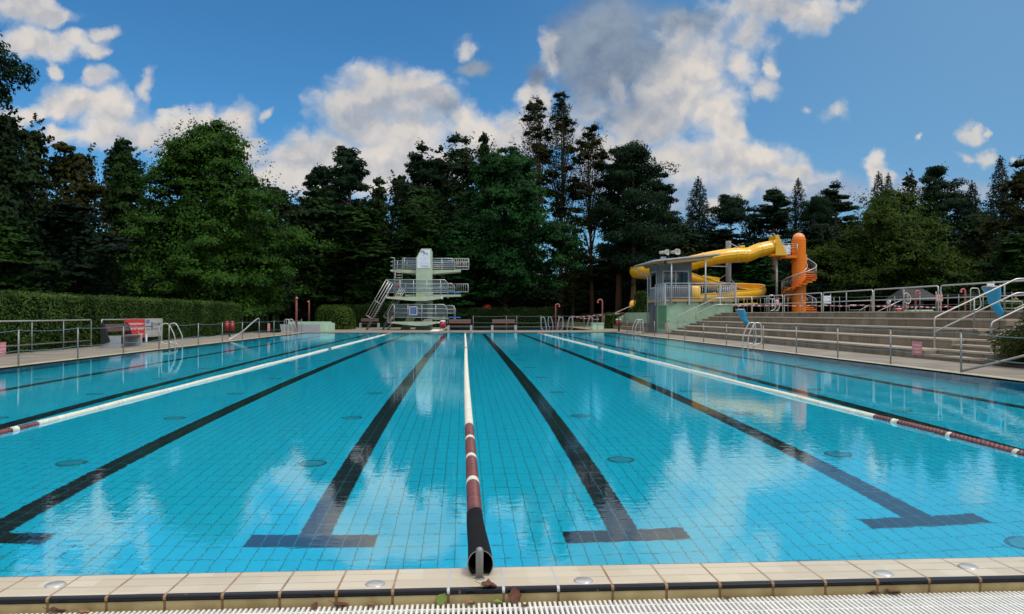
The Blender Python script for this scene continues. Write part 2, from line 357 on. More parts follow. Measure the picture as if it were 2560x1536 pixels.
# ------------------------------------------------------------------ mesh helpers
class MB:
    def __init__(s): s.v = []; s.f = []; s.mi = []; s.sm = []
    def add(s, vs, fs, mi=0, smooth=False):
        o = len(s.v); s.v += [tuple(v) for v in vs]
        for f in fs: s.f.append(tuple(o + i for i in f)); s.mi.append(mi); s.sm.append(smooth)
        return s
    def box(s, x0, x1, y0, y1, z0, z1, mi=0):
        return s.add([(x0, y0, z0), (x1, y0, z0), (x1, y1, z0), (x0, y1, z0), (x0, y0, z1), (x1, y0, z1), (x1, y1, z1), (x0, y1, z1)],
                     [(0, 3, 2, 1), (4, 5, 6, 7), (0, 1, 5, 4), (1, 2, 6, 5), (2, 3, 7, 6), (3, 0, 4, 7)], mi)
    def obox(s, c, size, rz=0.0, mi=0, rx=0.0, ry=0.0):
        m = Matrix.Translation(c) @ Matrix.Rotation(rz, 4, 'Z') @ Matrix.Rotation(ry, 4, 'Y') @ Matrix.Rotation(rx, 4, 'X')
        hx, hy, hz = (k / 2 for k in size)
        vs = [m @ Vector(p) for p in [(-hx, -hy, -hz), (hx, -hy, -hz), (hx, hy, -hz), (-hx, hy, -hz), (-hx, -hy, hz), (hx, -hy, hz), (hx, hy, hz), (-hx, hy, hz)]]
        return s.add(vs, [(0, 3, 2, 1), (4, 5, 6, 7), (0, 1, 5, 4), (1, 2, 6, 5), (2, 3, 7, 6), (3, 0, 4, 7)], mi)
    def prism(s, poly, axis, a, b, mi=0):
        n = len(poly)
        def p(q, t): return (t, q[0], q[1]) if axis == 'x' else (q[0], t, q[1]) if axis == 'y' else (q[0], q[1], t)
        vs = [p(q, a) for q in poly] + [p(q, b) for q in poly]
        return s.add(vs, [tuple(range(n))[::-1], tuple(range(n, 2 * n))] + [(i, (i + 1) % n, n + (i + 1) % n, n + i) for i in range(n)], mi)
    def tube(s, pts, r, n=8, mi=0, closed=False):
        P = [Vector(p) for p in pts]; k = len(P); rs = r if isinstance(r, (list, tuple)) else [r] * k
        vs = []; prev = None
        for i in range(k):
            a = P[(i - 1) % k] if (closed or i) else P[0]; b = P[(i + 1) % k] if (closed or i < k - 1) else P[-1]
            t = (b - a).normalized()
            if prev is None:
                u = Vector((0, 0, 1)) if abs(t.z) < .9 else Vector((1, 0, 0)); prev = (u - t * u.dot(t)).normalized()
            else:
                prev = prev - t * prev.dot(t)
                prev = prev.normalized() if prev.length > 1e-6 else t.orthogonal().normalized()
            w = t.cross(prev)
            vs += [P[i] + (prev * cos(2 * pi * j / n) + w * sin(2 * pi * j / n)) * rs[i] for j in range(n)]
        fs = [(i * n + j, i * n + (j + 1) % n, ((i + 1) % k) * n + (j + 1) % n, ((i + 1) % k) * n + j) for i in range(k if closed else k - 1) for j in range(n)]
        s.add(vs, fs, mi, True)
        if not closed: s.add([], [], mi); o = len(s.v) - len(vs); s.f += [tuple(o + j for j in range(n))[::-1], tuple(o + (k - 1) * n + j for j in range(n))]; s.mi += [mi, mi]; s.sm += [False, False]
        return s
    def lathe(s, prof, cx, cy, n=16, mi=0, smooth=True):
        vs = [(cx + r * cos(2 * pi * j / n), cy + r * sin(2 * pi * j / n), z) for r, z in prof for j in range(n)]
        fs = [(i * n + j, i * n + (j + 1) % n, (i + 1) * n + (j + 1) % n, (i + 1) * n + j) for i in range(len(prof) - 1) for j in range(n)]
        s.add(vs, fs, mi, smooth); o = len(s.v) - len(vs)
        s.f += [tuple(o + j for j in range(n))[::-1], tuple(o + (len(prof) - 1) * n + j for j in range(n))]; s.mi += [mi, mi]; s.sm += [False, False]
        return s
    def ball(s, c, r, nu=12, nv=8, mi=0):
        r = r if isinstance(r, (tuple, list)) else (r, r, r)
        vs = [(c[0] + r[0] * sin(pi * i / nv) * cos(2 * pi * j / nu), c[1] + r[1] * sin(pi * i / nv) * sin(2 * pi * j / nu), c[2] + r[2] * cos(pi * i / nv)) for i in range(nv + 1) for j in range(nu)]
        return s.add(vs, [(i * nu + j, (i + 1) * nu + j, (i + 1) * nu + (j + 1) % nu, i * nu + (j + 1) % nu) for i in range(nv) for j in range(nu)], mi, True)
    def build(s, name, mats, parent=None):
        me = bpy.data.meshes.new(name)
        off = Vector(parent_origin(parent)) if parent is not None else Vector((0, 0, 0))
        me.from_pydata([tuple(Vector(v) - off) for v in s.v], [], s.f)
        for m in (mats if isinstance(mats, (list, tuple)) else [mats]): me.materials.append(M[m] if isinstance(m, str) else m)
        me.polygons.foreach_set('material_index', s.mi); me.polygons.foreach_set('use_smooth', s.sm)
        me.update()
        o = bpy.data.objects.new(name, me); COL.objects.link(o)
        if parent is not None: o.parent = parent
        return o

def parent_origin(p):
    v = Vector((0, 0, 0))
    while p is not None: v = v + p.location; p = p.parent
    return v
def thing(name, label, cat, loc, group=None):
    o = bpy.data.objects.new(name, None); COL.objects.link(o); o.location = loc; o.empty_display_size = .2
    return tag(o, label, cat, group)
def tag(o, label, cat, group=None, kind=None):
    o['label'] = label; o['category'] = cat
    if group: o['group'] = group
    if kind: o['kind'] = kind
    return o
def struct(o):
    o['kind'] = 'structure'; return o
def fillet(pts, r, n=5, closed=False):
    P = [Vector(p) for p in pts]; out = []; k = len(P)
    for i in range(k):
        if not closed and i in (0, k - 1): out.append(P[i]); continue
        a, b, c = P[i - 1], P[i], P[(i + 1) % k]
        d1, d2 = (a - b), (c - b); l = min(r, d1.length * .48, d2.length * .48)
        p, q = b + d1.normalized() * l, b + d2.normalized() * l
        out += [(p * (1 - t) ** 2 + b * 2 * t * (1 - t) + q * t ** 2) for t in (j / n for j in range(n + 1))]
    return out
def text_into(mb, body, size, o, ex, ez, mi=0, width=None, align='LEFT', bold=False):
    cu = bpy.data.curves.new('lettering', 'FONT'); cu.body = body; cu.size = size; cu.align_x = align; cu.resolution_u = 2; cu.offset = size * .018 if bold else 0
    ob = bpy.data.objects.new('lettering', cu); COL.objects.link(ob)
    dg = bpy.context.evaluated_depsgraph_get()
    me = bpy.data.meshes.new_from_object(ob.evaluated_get(dg))
    w = max((v.co.x for v in me.vertices), default=1) - min((v.co.x for v in me.vertices), default=0)
    kx = (width / w) if width else 1.0
    o, ex, ez = Vector(o), Vector(ex), Vector(ez)
    mb.add([o + ex * (v.co.x * kx) + ez * v.co.y for v in me.vertices], [tuple(p.vertices) for p in me.polygons], mi)
    bpy.data.objects.remove(ob); bpy.data.meshes.remove(me); bpy.data.curves.remove(cu)
# ------------------------------------------------------------------ ground, paving, pool
PX0, PX1, PY0, PY1 = -10.75, 10.45, 3.92, 53.9        # main pool
DX0, DX1, DY0, DY1 = -1.5, 10.2, 60.0, 77.0           # diving pool beyond the walkway
LX, STEP, TREAD = 12.8, .28, .80                      # terrace: first riser, heights
TOP = STEP * 5 - .02                                   # level of the upper lawn

def sheet(name, xs, ys, z, m, skip=()):
    mb = MB()
    for i in range(len(xs) - 1):
        for j in range(len(ys) - 1):
            x, y = (xs[i] + xs[i + 1]) / 2, (ys[j] + ys[j + 1]) / 2
            if any(a < x < b and c < y < d for a, b, c, d in skip): continue
            mb.add([(xs[i], ys[j], z), (xs[i + 1], ys[j], z), (xs[i + 1], ys[j + 1], z), (xs[i], ys[j + 1], z)], [(0, 1, 2, 3)])
    return struct(mb.build(name, m))

g = G('grass_ground', .95, .1)
M['grass'] = g.done(g.mix(g.noise(.35, 6), g.mix(g.noise(9, 4), (.045, .060, .018), (.075, .080, .026)), g.mix(g.noise(14, 3), (.070, .055, .032), (.050, .052, .020))), g.noise(30, 4), .02)
holes = [(PX0, PX1, PY0, PY1), (DX0, DX1, DY0, DY1), (-14, 16, 3.0, 3.95)]
sheet('ground', [-260, -14, PX0, DX0, DX1, PX1, 16, 260], [-40, 3.0, 3.95, PY1, DY0, DY1, 420], -.02, 'grass', holes)

g = G('pool_tiles', .35)
ln = g.m_('MAXIMUM', g.line(g.x, .125, .0085, .56), g.line(g.y, .25, .0095, .5))
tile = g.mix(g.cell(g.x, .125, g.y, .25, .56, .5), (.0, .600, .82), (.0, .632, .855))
M['pool_tiles'] = g.done(g.mix(ln, tile, (.015, .25, .27)))
g = G('lane_tiles', .35)
ln = g.m_('MAXIMUM', g.line(g.x, .125, .0085, .56), g.line(g.y, .25, .0095, .5))
M['lane_tiles'] = g.done(g.mix(ln, (.006, .008, .011), (.02, .15, .165)))
g = G('wall_tiles', .35)
ln = g.m_('MAXIMUM', g.m_('MAXIMUM', g.line(g.x, .25, .012), g.line(g.y, .25, .012)), g.line(g.z, .125, .010))
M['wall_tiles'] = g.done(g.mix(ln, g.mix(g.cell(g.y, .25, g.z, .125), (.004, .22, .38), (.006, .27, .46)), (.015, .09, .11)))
M['inlet_ring'] = mat('inlet_ring', (.01, .20, .22), None, .5)
M['inlet_cover'] = mat('inlet_cover', (.03, .42, .55), None, .5)

DEEP = -1.75
mb = MB()
x0, x1, y0, y1 = PX0, PX1, PY0, PY1
mb.add([(x0, y0, DEEP), (x1, y0, DEEP), (x1, y1, DEEP), (x0, y1, DEEP)], [(0, 1, 2, 3)], 0)
mb.add([(x0, y0, DEEP), (x0, y1, DEEP), (x0, y1, .02), (x0, y0, .02)], [(3, 2, 1, 0)], 1)
mb.add([(x1, y0, DEEP), (x1, y1, DEEP), (x1, y1, .02), (x1, y0, .02)], [(0, 1, 2, 3)], 1)
mb.add([(x0, y1, DEEP), (x1, y1, DEEP), (x1, y1, .02), (x0, y1, .02)], [(3, 2, 1, 0)], 1)
mb.add([(x0, y0, DEEP), (x1, y0, DEEP), (x1, y0, .0), (x0, y0, .0)], [(0, 1, 2, 3)], 1)
# ledge that runs along the side walls just under the water
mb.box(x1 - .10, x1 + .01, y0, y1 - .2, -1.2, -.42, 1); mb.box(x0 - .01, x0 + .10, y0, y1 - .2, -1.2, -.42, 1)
for iy in range(16):
    for ix in (-9.2, -6.7, -4.2, -1.65, 1.75, 4.25, 6.75, 9.2):
        if iy == 0 and ix != 4.25: continue
        yc = 5.65 + 3.0 * iy
        mb.lathe([(.155, DEEP + .001), (.155, DEEP + .010), (.125, DEEP + .010), (.125, DEEP + .004)], ix, yc, 20, 2, False)
        mb.lathe([(.123, DEEP + .001), (.123, DEEP + .012), (.05, DEEP + .016)], ix, yc, 20, 3, False)
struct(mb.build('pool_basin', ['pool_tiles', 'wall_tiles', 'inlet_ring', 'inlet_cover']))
mb = MB()
for k in range(8):
    xc = .055 + (k - 3.5) * 2.5
    xa = xc - .125
    za = DEEP + .005
    mb.add([(xa, 6.375, za), (xa + .25, 6.375, za), (xa + .25, 51.625, za), (xa, 51.625, za)], [(0, 1, 2, 3)])
    for ya in (6.125, 51.625):
        mb.add([(xa - .375, ya, za), (xa + .625, ya, za), (xa + .625, ya + .25, za), (xa - .375, ya + .25, za)], [(0, 1, 2, 3)])
struct(mb.build('lane_markings', 'lane_tiles'))
M['water'] = water_mat('water', (.93, .985, 1.0))
M['water_far'] = water_mat('water_diving', (.80, .93, 1.0), .8)
mb = MB().add([(PX0, PY0, 0), (PX1, PY0, 0), (PX1, PY1, 0), (PX0, PY1, 0)], [(0, 1, 2, 3)])
struct(mb.build('pool_water', 'water'))

# diving pool
M['deep_tiles'] = mat('deep_tiles', (.006, .075, .17), (.005, .055, .13), .4, 0, 2)
mb = MB(); x0, x1, y0, y1, d = DX0, DX1, DY0, DY1, -3.4
mb.add([(x0, y0, d), (x1, y0, d), (x1, y1, d), (x0, y1, d)], [(0, 1, 2, 3)])
for a, b in (((x0, y0), (x0, y1)), ((x1, y1), (x1, y0)), ((x0, y1), (x1, y1)), ((x1, y0), (x0, y0))):
    mb.add([(*a, d), (*b, d), (*b, .02), (*a, .02)], [(0, 1, 2, 3)])
struct(mb.build('diving_basin', 'deep_tiles'))
mb = MB(); mb.add([(6, 78.6, .002), (24, 78.6, .002), (26, 106, .62), (2, 106, .62)], [(0, 1, 2, 3)]); mb.add([(2, 106, .62), (26, 106, .62), (26, 130, .7), (2, 130, .7)], [(0, 1, 2, 3)])
struct(mb.build('lawn', 'grass'))
struct(MB().add([(x0, y0, 0), (x1, y0, 0), (x1, y1, 0), (x0, y1, 0)], [(0, 1, 2, 3)]).build('diving_water', 'water_far'))

# paving
g = G('paving_slabs', .75, .35)
ln = g.m_('MAXIMUM', g.line(g.x, .5, .010), g.line(g.y, .5, .010))
sl = g.mix(g.cell(g.x, .5, g.y, .5, .5, .5), (.185, .162, .130), (.255, .225, .185))
sl = g.mix(g.m_('MULTIPLY', g.noise(.7, 6, .45, .75), .55), sl, (.11, .10, .085))
M['paving'] = g.done(g.mix(ln, sl, (.085, .075, .06)), g.m_('ADD', g.m_('MULTIPLY', ln, -.7), g.noise(60, 4)), .003)
g = G('edge_tiles', .45, .5)
ln = g.m_('MAXIMUM', g.line(g.x, .25, .012), g.line(g.y, .25, .012))
M['edge_tiles'] = g.done(g.mix(ln, g.mix(g.cell(g.x, .25, g.y, .25, .5, .5), (.36, .31, .20), (.46, .41, .28)), (.14, .11, .07)))
E = .34
mb = MB()
mb.box(-14.3, PX0 - E, 4.3, 66, -.2, .03); mb.box(PX1 + E, LX + .3, 4.3, 60, -.2, .03)
mb.box(PX0 - E, PX1 + E, PY1 + E, DY0 - .25, -.2, .03)
mb.box(-22, DX0 - .25, 66.004, 76, -.2, .028); mb.box(PX0 - E, DX0 - .25, DY0 - .25, 66, -.2, .03)
mb.box(-24, -14.3, 53, 66, -.2, .029)
mb.box(DX1 + .25, LX + 4, DY0 + .004, 78, -.2, .028); mb.box(DX1 + .25, PX1 + E, DY0 - .25, DY0, -.2, .028); mb.box(DX0 - .25, DX1 + .25, DY1 + .25, 78.5, -.2, .03)
struct(mb.build('paving', 'paving'))
mb = MB()
mb.box(PX0 - E, PX0, PY0, PY1 + E, -.16, .026); mb.box(PX1, PX1 + E, PY0, PY1 + E, -.16, .026); mb.box(PX0, PX1, PY1, PY1 + E, -.16, .026)
mb.box(DX0 - .25, DX1 + .25, DY0 - .25, DY0, -.2, .034); mb.box(DX0 - .25, DX0, DY0, DY1, -.2, .034); mb.box(DX1, DX1 + .25, DY0, DY1, -.2, .034); mb.box(DX0 - .25, DX1 + .25, DY1, DY1 + .25, -.2, .034)
struct(mb.build('pool_edging', 'edge_tiles'))

# near end: overflow kerb with dark nosing, drain channel and the white grating
g = G('coping_tiles', .28, .5)
jx = g.line(g.x, .254, .011, .28)
jy = g.m_('MAXIMUM', g.m_('LESS_THAN', g.m_('ABSOLUTE', g.m_('SUBTRACT', g.y, 3.842)), .0028), g.m_('LESS_THAN', g.m_('ABSOLUTE', g.m_('SUBTRACT', g.y, 3.735)), .0028))
t_ = g.mix(g.cell(g.x, .254, g.y, .107, .78, -.1), (.50, .425, .31), (.585, .515, .39))
t_ = g.mix(g.m_('MULTIPLY', g.noise(5, 6, .5, .8), .35), t_, (.55, .42, .25))
j_ = g.mix(g.noise(6, 4, .4, .6), (.37, .26, .155), (.25, .15, .08))
j_ = g.mix(g.m_('LESS_THAN', g.m_('ABSOLUTE', g.m_('SUBTRACT', g.x, .12)), .42), j_, (.46, .45, .44))
M['coping_tiles'] = g.done(g.mix(g.m_('MAXIMUM', jx, g.m_('MULTIPLY', jy, .8)), t_, j_), g.m_('SUBTRACT', 1.0, g.m_('MAXIMUM', jx, jy)), .002)
g = G('nosing_tiles', .22, .28)
jx = g.line(g.x, .254, .013, .28)
j_ = g.mix(g.m_('LESS_THAN', g.m_('ABSOLUTE', g.m_('SUBTRACT', g.x, .12)), .42), g.mix(g.noise(7), (.33, .19, .09), (.17, .09, .04)), (.46, .45, .44))
M['nosing_tiles'] = g.done(g.mix(jx, g.mix(g.noise(22, 6, .70, .78), (.006, .0065, .010), (.25, .23, .20)), j_))
g = G('face_tiles', .4)
jx = g.line(g.x, .254, .013, .28)
M['face_tiles'] = g.done(g.mix(jx, g.mix(g.noise(7), (.42, .33, .16), (.24, .17, .07)), (.16, .09, .04)))
XA0, XA1 = -9.0, 13.0
ct = .014
mb = MB()
mb.prism([(3.92, -.2), (3.92, .004), (3.912, .008), (3.625, ct), (3.625, -.2)], 'x', XA0, XA1, 0)
nose = [(3.6245, -.013)] + [(3.6245, ct - .0005)] + [(3.612 - .014 * sin(t), ct - .012 + .0115 * cos(t)) for t in (0, .4, .8, 1.2, pi / 2)] + [(3.599, -.006), (3.604, -.012)]
mb.prism(nose, 'x', XA0, XA1, 1)
mb.prism([(3.6245, -.2), (3.6245, -.0135), (3.604, -.0135), (3.604, -.2)], 'x', XA0, XA1, 2)
mb.box(XA0, XA1, 3.9205, 3.927, -.05, .0055, 3)
M['gap_shadow'] = mat('gap_shadow', (.16, .17, .20), (.10, .10, .12), .5)  # the shadow in the water-edge gap, laid in as a grey strip
struct(mb.build('pool_coping', ['coping_tiles', 'nosing_tiles', 'face_tiles', 'gap_shadow']))
mb = MB(); mb.box(XA0, XA1, 3.24, 3.61, -.30, -.26, 0)
struct(mb.build('drain_channel', mat('channel', (.03, .027, .02), (.015, .013, .01), .8, 0, 8)))
g = G('deck_tiles', .5)
ln = g.m_('MAXIMUM', g.line(g.x, .2, .006), g.line(g.y, .1, .006))
M['deck_tiles'] = g.done(g.mix(ln, g.mix(g.cell(g.x, .2, g.y, .1, .5, .5), (.55, .46, .32), (.62, .53, .38)), (.2, .14, .08)), g.m_('SUBTRACT', 1.0, ln), .002)
struct(MB().box(-14.0, 16.0, -30, 3.265, -.3, -.047).build('near_deck', 'deck_tiles'))

mb = MB(); pitch = .0232
for k in range(int((9.6 + 4.2) / pitch)):
    x = -4.2 + k * pitch; w = .0068
    dz = random.uniform(-.0008, .0008)
    vs = [(x - w, 3.272, -.07), (x + w, 3.272, -.07), (x + w, 3.588, -.07), (x - w, 3.588, -.07), (x - w * .8, 3.276, -.047 + dz), (x + w * .8, 3.276, -.047 + dz), (x + w * .8, 3.584, -.047 + dz), (x - w * .8, 3.584, -.047 + dz)]
    mb.add(vs, [(4, 5, 6, 7), (0, 1, 5, 4), (1, 2, 6, 5), (2, 3, 7, 6), (3, 0, 4, 7)], 0)
gr = mb.build('slats', 'white_plastic')
root = thing('gutter_grating', 'white plastic slatted grating over the gutter in front of the beige kerb', 'grating', (0, 3.43, -.07))
bpy.data.objects.remove(gr)
mb.build('slats', 'white_plastic', root)
mb2 = MB()
for y in (3.33, 3.43, 3.53): mb2.box(-4.2, 9.4, y - .006, y + .006, -.064, -.0505)
mb2.build('crossbars', 'white_plastic', root)

capspec = [(142, 'leftmost steel disc, in the kerb tiles near the left picture edge'), (939, 'steel disc in the kerb tiles just left of the bollard'), (1458, 'steel disc in the kerb tiles just right of the bollard'),
           (2206, 'second steel disc from the right, in the kerb tiles near the nosing'), (2417, 'rightmost steel disc in the kerb tiles, close to the water edge')]
for (px, lab), py in zip(capspec, (1460, 1459, 1451, 1433, 1415)):
    z_ = FPX * (EYE - .012) / (py - 786); r_ = z_ / cos(ang(px) - YAW); x, y = r_ * sin(ang(px)), r_ * cos(ang(px))
    y = min(max(y, 3.67), 3.87)
    x = y * tan(ang(px)); zt = ct - (y - 3.625) * .02
    o = MB().lathe([(.046, zt - .004), (.046, zt + .002), (.040, zt + .006), (.02, zt + .0085), (.004, zt + .009)], x, y, 24).build('drain_disc', 'steel')
    tag(o, lab, 'cap', 'steel caps in the kerb')

# lane rope bollard and the three lane ropes
BX, BY = .075, 3.742
mb = MB(); zt = ct - .003
mb.lathe([(.018, zt), (.0185, zt + .13), (.0165, zt + .142), (.010, zt + .149), (.003, zt + .151)], BX, BY, 20)
mb.lathe([(.024, zt), (.024, zt + .006), (.0187, zt + .007)], BX, BY, 20)
tag(mb.build('steel_bollard', 'dull_steel'), 'short round steel bollard standing on the beige kerb', 'bollard')

def rope(name, label, xf, ya, yb, sleeve):
    root = thing(name, label, 'lane rope', (xf((ya + yb) / 2), (ya + yb) / 2, 0), 'lane ropes across the pool')
    sec, cur = None, -1
    y = ya; rr = .050 if sleeve else .041
    zc = .006 if sleeve else .002; NS = 12
    def flush(rings, col):
        n = NS
        vs = [(x + r * cos(2 * pi * j / n), q, z + r * sin(2 * pi * j / n)) for x, q, z, r in rings for j in range(n)]
        fs = [(i * n + j, (i + 1) * n + j, (i + 1) * n + (j + 1) % n, i * n + (j + 1) % n) for i in range(len(rings) - 1) for j in range(n)]
        MB().add(vs, fs, 0, True).build('maroon_floats' if col else 'white_floats', 'maroon' if col else 'float_white', root)
    while y < yb:
        d = .066 if y < 22 else .11
        n = 14 if y < 12 else 10 if y < 25 else 7
        dist = y - PY0; far = PY1 - y
        lim = 5 if sleeve else 5.4
        col = 1 if dist < lim or far < 5 or 24.65 < dist < 25.35 else 0
        if col and dist < lim and abs((dist % 1.0) - .95) < .06: col = 0
        if far < 5 and (far % 1.0) < .25: col = 0
        w = d * .50
        prof = [(.013, y), (rr * .93, y + w * .12), (rr, y + w * .4), (rr, y + w * .6), (rr * .93, y + w * .88), (.013, y + w)]
        x = xf(y); wob = .004 * sin(y * 1.7)
        n = NS
        if col != cur:
            if sec: flush(sec, cur)
            sec, cur = [], col
        sec += [(x, q, zc + wob, r) for r, q in prof]
        y += d
    flush(sec, cur)
    MB().tube([(xf(t), t, zc) for t in np.linspace(ya - .1, yb + .35, 30)], .012, 6).build('cable', 'cable', root)
    MB().tube([(xf(yb), yb + .05, .01), (xf(yb), yb + .30, .10)], .03, 8).build('end_hook', 'dull_steel', root)
    if sleeve:
        ys = np.linspace(3.80, 4.92, 15); mb = MB(); n = 24; ring = []
        def rad(t, j):
            a = 2 * pi * j / n; w = .062 - .012 * t
            return w * (1 + .05 * sin(3 * a + 5 * t)) * (1 if t > .08 else .98), a
        for q, yv in enumerate(ys):
            t = q / 14; zc_ = .058 - .044 * min(1, t * 1.3)
            for j in range(n):
                r, a = rad(t, j); ring.append((xf(yv) + .008 * (1 - t) + r * cos(a), yv + (.02 * sin(a) - .01 * cos(2 * a) if q == 0 else 0), max(zc_ + r * sin(a) * (1.06 - .06 * t), .016 if yv < 3.93 else -1)))
        for q, yv in enumerate(ys):
            t = q / 14; zc_ = .058 - .044 * min(1, t * 1.3)
            for j in range(n):
                r, a = rad(t, j); r -= .005; ring.append((xf(yv) + .008 * (1 - t) + r * cos(a), yv + (.02 * sin(a) - .01 * cos(2 * a) if q == 0 else 0), max(zc_ + r * sin(a) * (1.06 - .06 * t), .0165 if yv < 3.93 else -1)))
        k = len(ys); fs = []
        for b, fl in ((0, 0), (k * n, 1)):
            for i in range(k - 1):
                for j in range(n):
                    f = (b + i * n + j, b + i * n + (j + 1) % n, b + (i + 1) * n + (j + 1) % n, b + (i + 1) * n + j); fs.append(f[::-1] if not fl else f)
        fs += [(j, k * n + j, k * n + (j + 1) % n, (j + 1) % n) for j in range(n)]
        mb.add(ring, fs, 0, True); sl_ = mb.build('sleeve', 'fabric_black', root)
        MB().tube([Vector(ring[j]) + Vector((0, -.002, 0)) for j in range(n)], .0022, 5, 0, True).build('hem', mat('hem', (.22, .19, .15), None, .8), sl_)
rope('lane_rope', 'middle lane rope of red and white floats with black sleeve at the bollard', lambda y: .072 - .022 * sin(pi * min(1, (y - 3.9) / 25)), 4.86, 53.6, True)
rope('lane_rope', 'left lane rope of white floats with dark red ends', lambda y: -4.93, 4.1, 53.6, False)
rope('lane_rope', 'right lane rope of white floats with dark red ends', lambda y: 5.07, 4.1, 53.6, False)

# fallen leaves by the kerb
def dead_leaf(x, y, z, size, m, label, curl=.5, rz=0.0, tilt=0.2):
    mb = MB(); rows = 7; k = 9; vs = []
    for i in range(rows):
        t = i / (rows - 1); w = sin(pi * min(1, t * .9 + .08)) ** .8 * (1 + .25 * ((i % 2) - .5))
        for j in range(k):
            u = (j / (k - 1) - .5) * w
            vs.append(Vector(((t - .5) * 1.2, u, curl * (u * u * 1.4 + .35 * (t - .5) ** 2) + .05 * sin(7 * t + 9 * u))) * size)
    mat4 = Matrix.Translation((x, y, z)) @ Matrix.Rotation(rz, 4, 'Z') @ Matrix.Rotation(tilt, 4, 'Y')
    low = min((mat4 @ v).z for v in vs)
    top = [mat4 @ v + Vector((0, 0, z - low)) for v in vs]; bot = [v - Vector((0, 0, .0012)) for v in top]
    f = [(i * k + j, (i + 1) * k + j, (i + 1) * k + j + 1, i * k + j + 1) for i in range(rows - 1) for j in range(k - 1)]
    n = rows * k
    mb.add(top + bot, f + [tuple(n + q for q in r)[::-1] for r in f], 0, True)
    st = mat4 @ Vector((-.6 * size, 0, .05 * size)) + Vector((0, 0, z - low))
    mb.tube([st, st + mat4.to_3x3() @ Vector((-.5 * size, .1 * size, .15 * size))], .0012, 5)
    tag(mb.build('fallen_leaf', m), label, 'leaf', 'fallen leaves along the gutter')
zg = -.046
dead_leaf(.115, 3.618, .013, .062, 'leaf_brown', 'curled brown leaf lying on the black nosing beside the bollard', .8, .15)
dead_leaf(-.10, 3.588, zg, .050, 'leaf_green', 'yellow green leaf lying left of the bollard', .3, 1.0, -.9)
dead_leaf(.235, 3.585, zg, .058, 'leaf_brown', 'round dark brown leaf standing against the kerb right of the bollard', .4, 1.4, -1.1)
dead_leaf(.03, 3.565, zg, .045, 'leaf_tan', 'crumpled tan leaf on the grating below the bollard', 1.1, .6)
dead_leaf(.275, 3.535, zg, .030, 'leaf_brown', 'small dark leaf fallen across the slats right of the bollard', .5, 1.3)
dead_leaf(.155, 3.575, zg, .038, 'leaf_green', 'mossy little leaf in the gutter between two brown ones', .7, .2)
dead_leaf(-.555, 3.585, zg, .055, 'leaf_brown', 'flat brown leaf wedged under the kerb left of the green one', .5, .1)
dead_leaf(-.42, 3.578, zg, .040, 'leaf_tan', 'pale brown crumpled leaf next to the green one', .9, 2.0)
dead_leaf(-.665, 3.56, zg, .030, 'leaf_brown', 'brown leaf standing between slats below the left of the middle kerb', .9, 1.2, -.8)
dead_leaf(-1.80, 3.588, zg, .055, 'leaf_brown', 'brown crumpled leaf at the far left of the gutter', .9, .3)
dead_leaf(-1.68, 3.578, zg, .040, 'leaf_tan', 'thin twig-like leaf beside the leftmost brown leaf', .3, .05)
dead_leaf(2.03, 3.586, zg, .060, 'leaf_brown', 'dark leaf clump under the nosing at the right end of the gutter', .7, .4)
dead_leaf(1.22, 3.572, zg, .032, 'leaf_brown', 'single small leaf on the grating right of the middle', .6, .8)
dead_leaf(1.93, 3.585, zg, .045, 'leaf_brown', 'dark wet leaf beside the clump at the right of the gutter', .5, 2.4)
# ------------------------------------------------------------------ rope fences along the pool
def rope_fence(name, label, posts, h=.9, sag=.06, r=.021, rr=.0085, tops=None, skip=(), levels=(.86, .36)):
    root = thing(name, label, 'rope fence', (posts[0][0], posts[0][1], .03))
    for x, y, z in posts:
        p = MB().tube([(x, y, z), (x, y, z + h)], r, 8).build('post', 'dull_steel', root)
        MB().lathe([(r * 1.25, z + h - .02), (r * 1.25, z + h + .012), (r * .6, z + h + .022)], x, y, 8).build('cap', 'black', p)
    for i in range(len(posts) - 1):
        if i in skip: continue
        a, b = Vector(posts[i]), Vector(posts[i + 1]); L = (b - a).length
        for lv in levels:
            sg = sag * min(1.6, L / 4) * random.uniform(.5, 1.5)
            MB().tube([a.lerp(b, t) + Vector((0, 0, lv - sg * 4 * t * (1 - t))) for t in np.linspace(0, 1, 9)], rr, 5).build('rope', 'rope_blue', root)
    return root
XL, XR = PX0 - .12, PX1 + .2
lp = [(XL, y, .026) for y in (10.2, 14.9)] + [(XL, YA(px, XL), .026) for px in (47, 195, 309, 398, 423, 496, 556, 606, 648, 685, 716)]
rope_fence('rope_fence', 'rope fence of thin steel posts along the hedge side of the pool', lp, skip=(5,))
rp = [(XR, y, .026) for y in (9.5, 12.6)] + [(XR, YA(px, XR), .026) for px in (2402, 2226, 2094, 1990.6, 1908, 1884, 1816, 1759, 1711.6, 1671, 1636, 1606, 1597, 1568)]
rope_fence('rope_fence', 'rope fence of steel posts below the concrete seat tiers', rp, skip=(6,))
fy = DY1 + .1
rope_fence('rope_fence', 'low rope fence with blue ropes on the walkway by the dark benches', [(XA(px, DY0 - .1), DY0 - .1, .03) for px in (1110, 1183, 1266, 1292, 1352, 1397, 1430, 1460, 1493, 1510)], h=1.15, r=.02, rr=.011, skip=(0,), levels=(1.1, .6))
rope_fence('rope_fence', 'short rope fence in front of the grey footbath', [(XL, YA(725, XL), .026), (XL, YA(754, XL), .026)], h=.95)

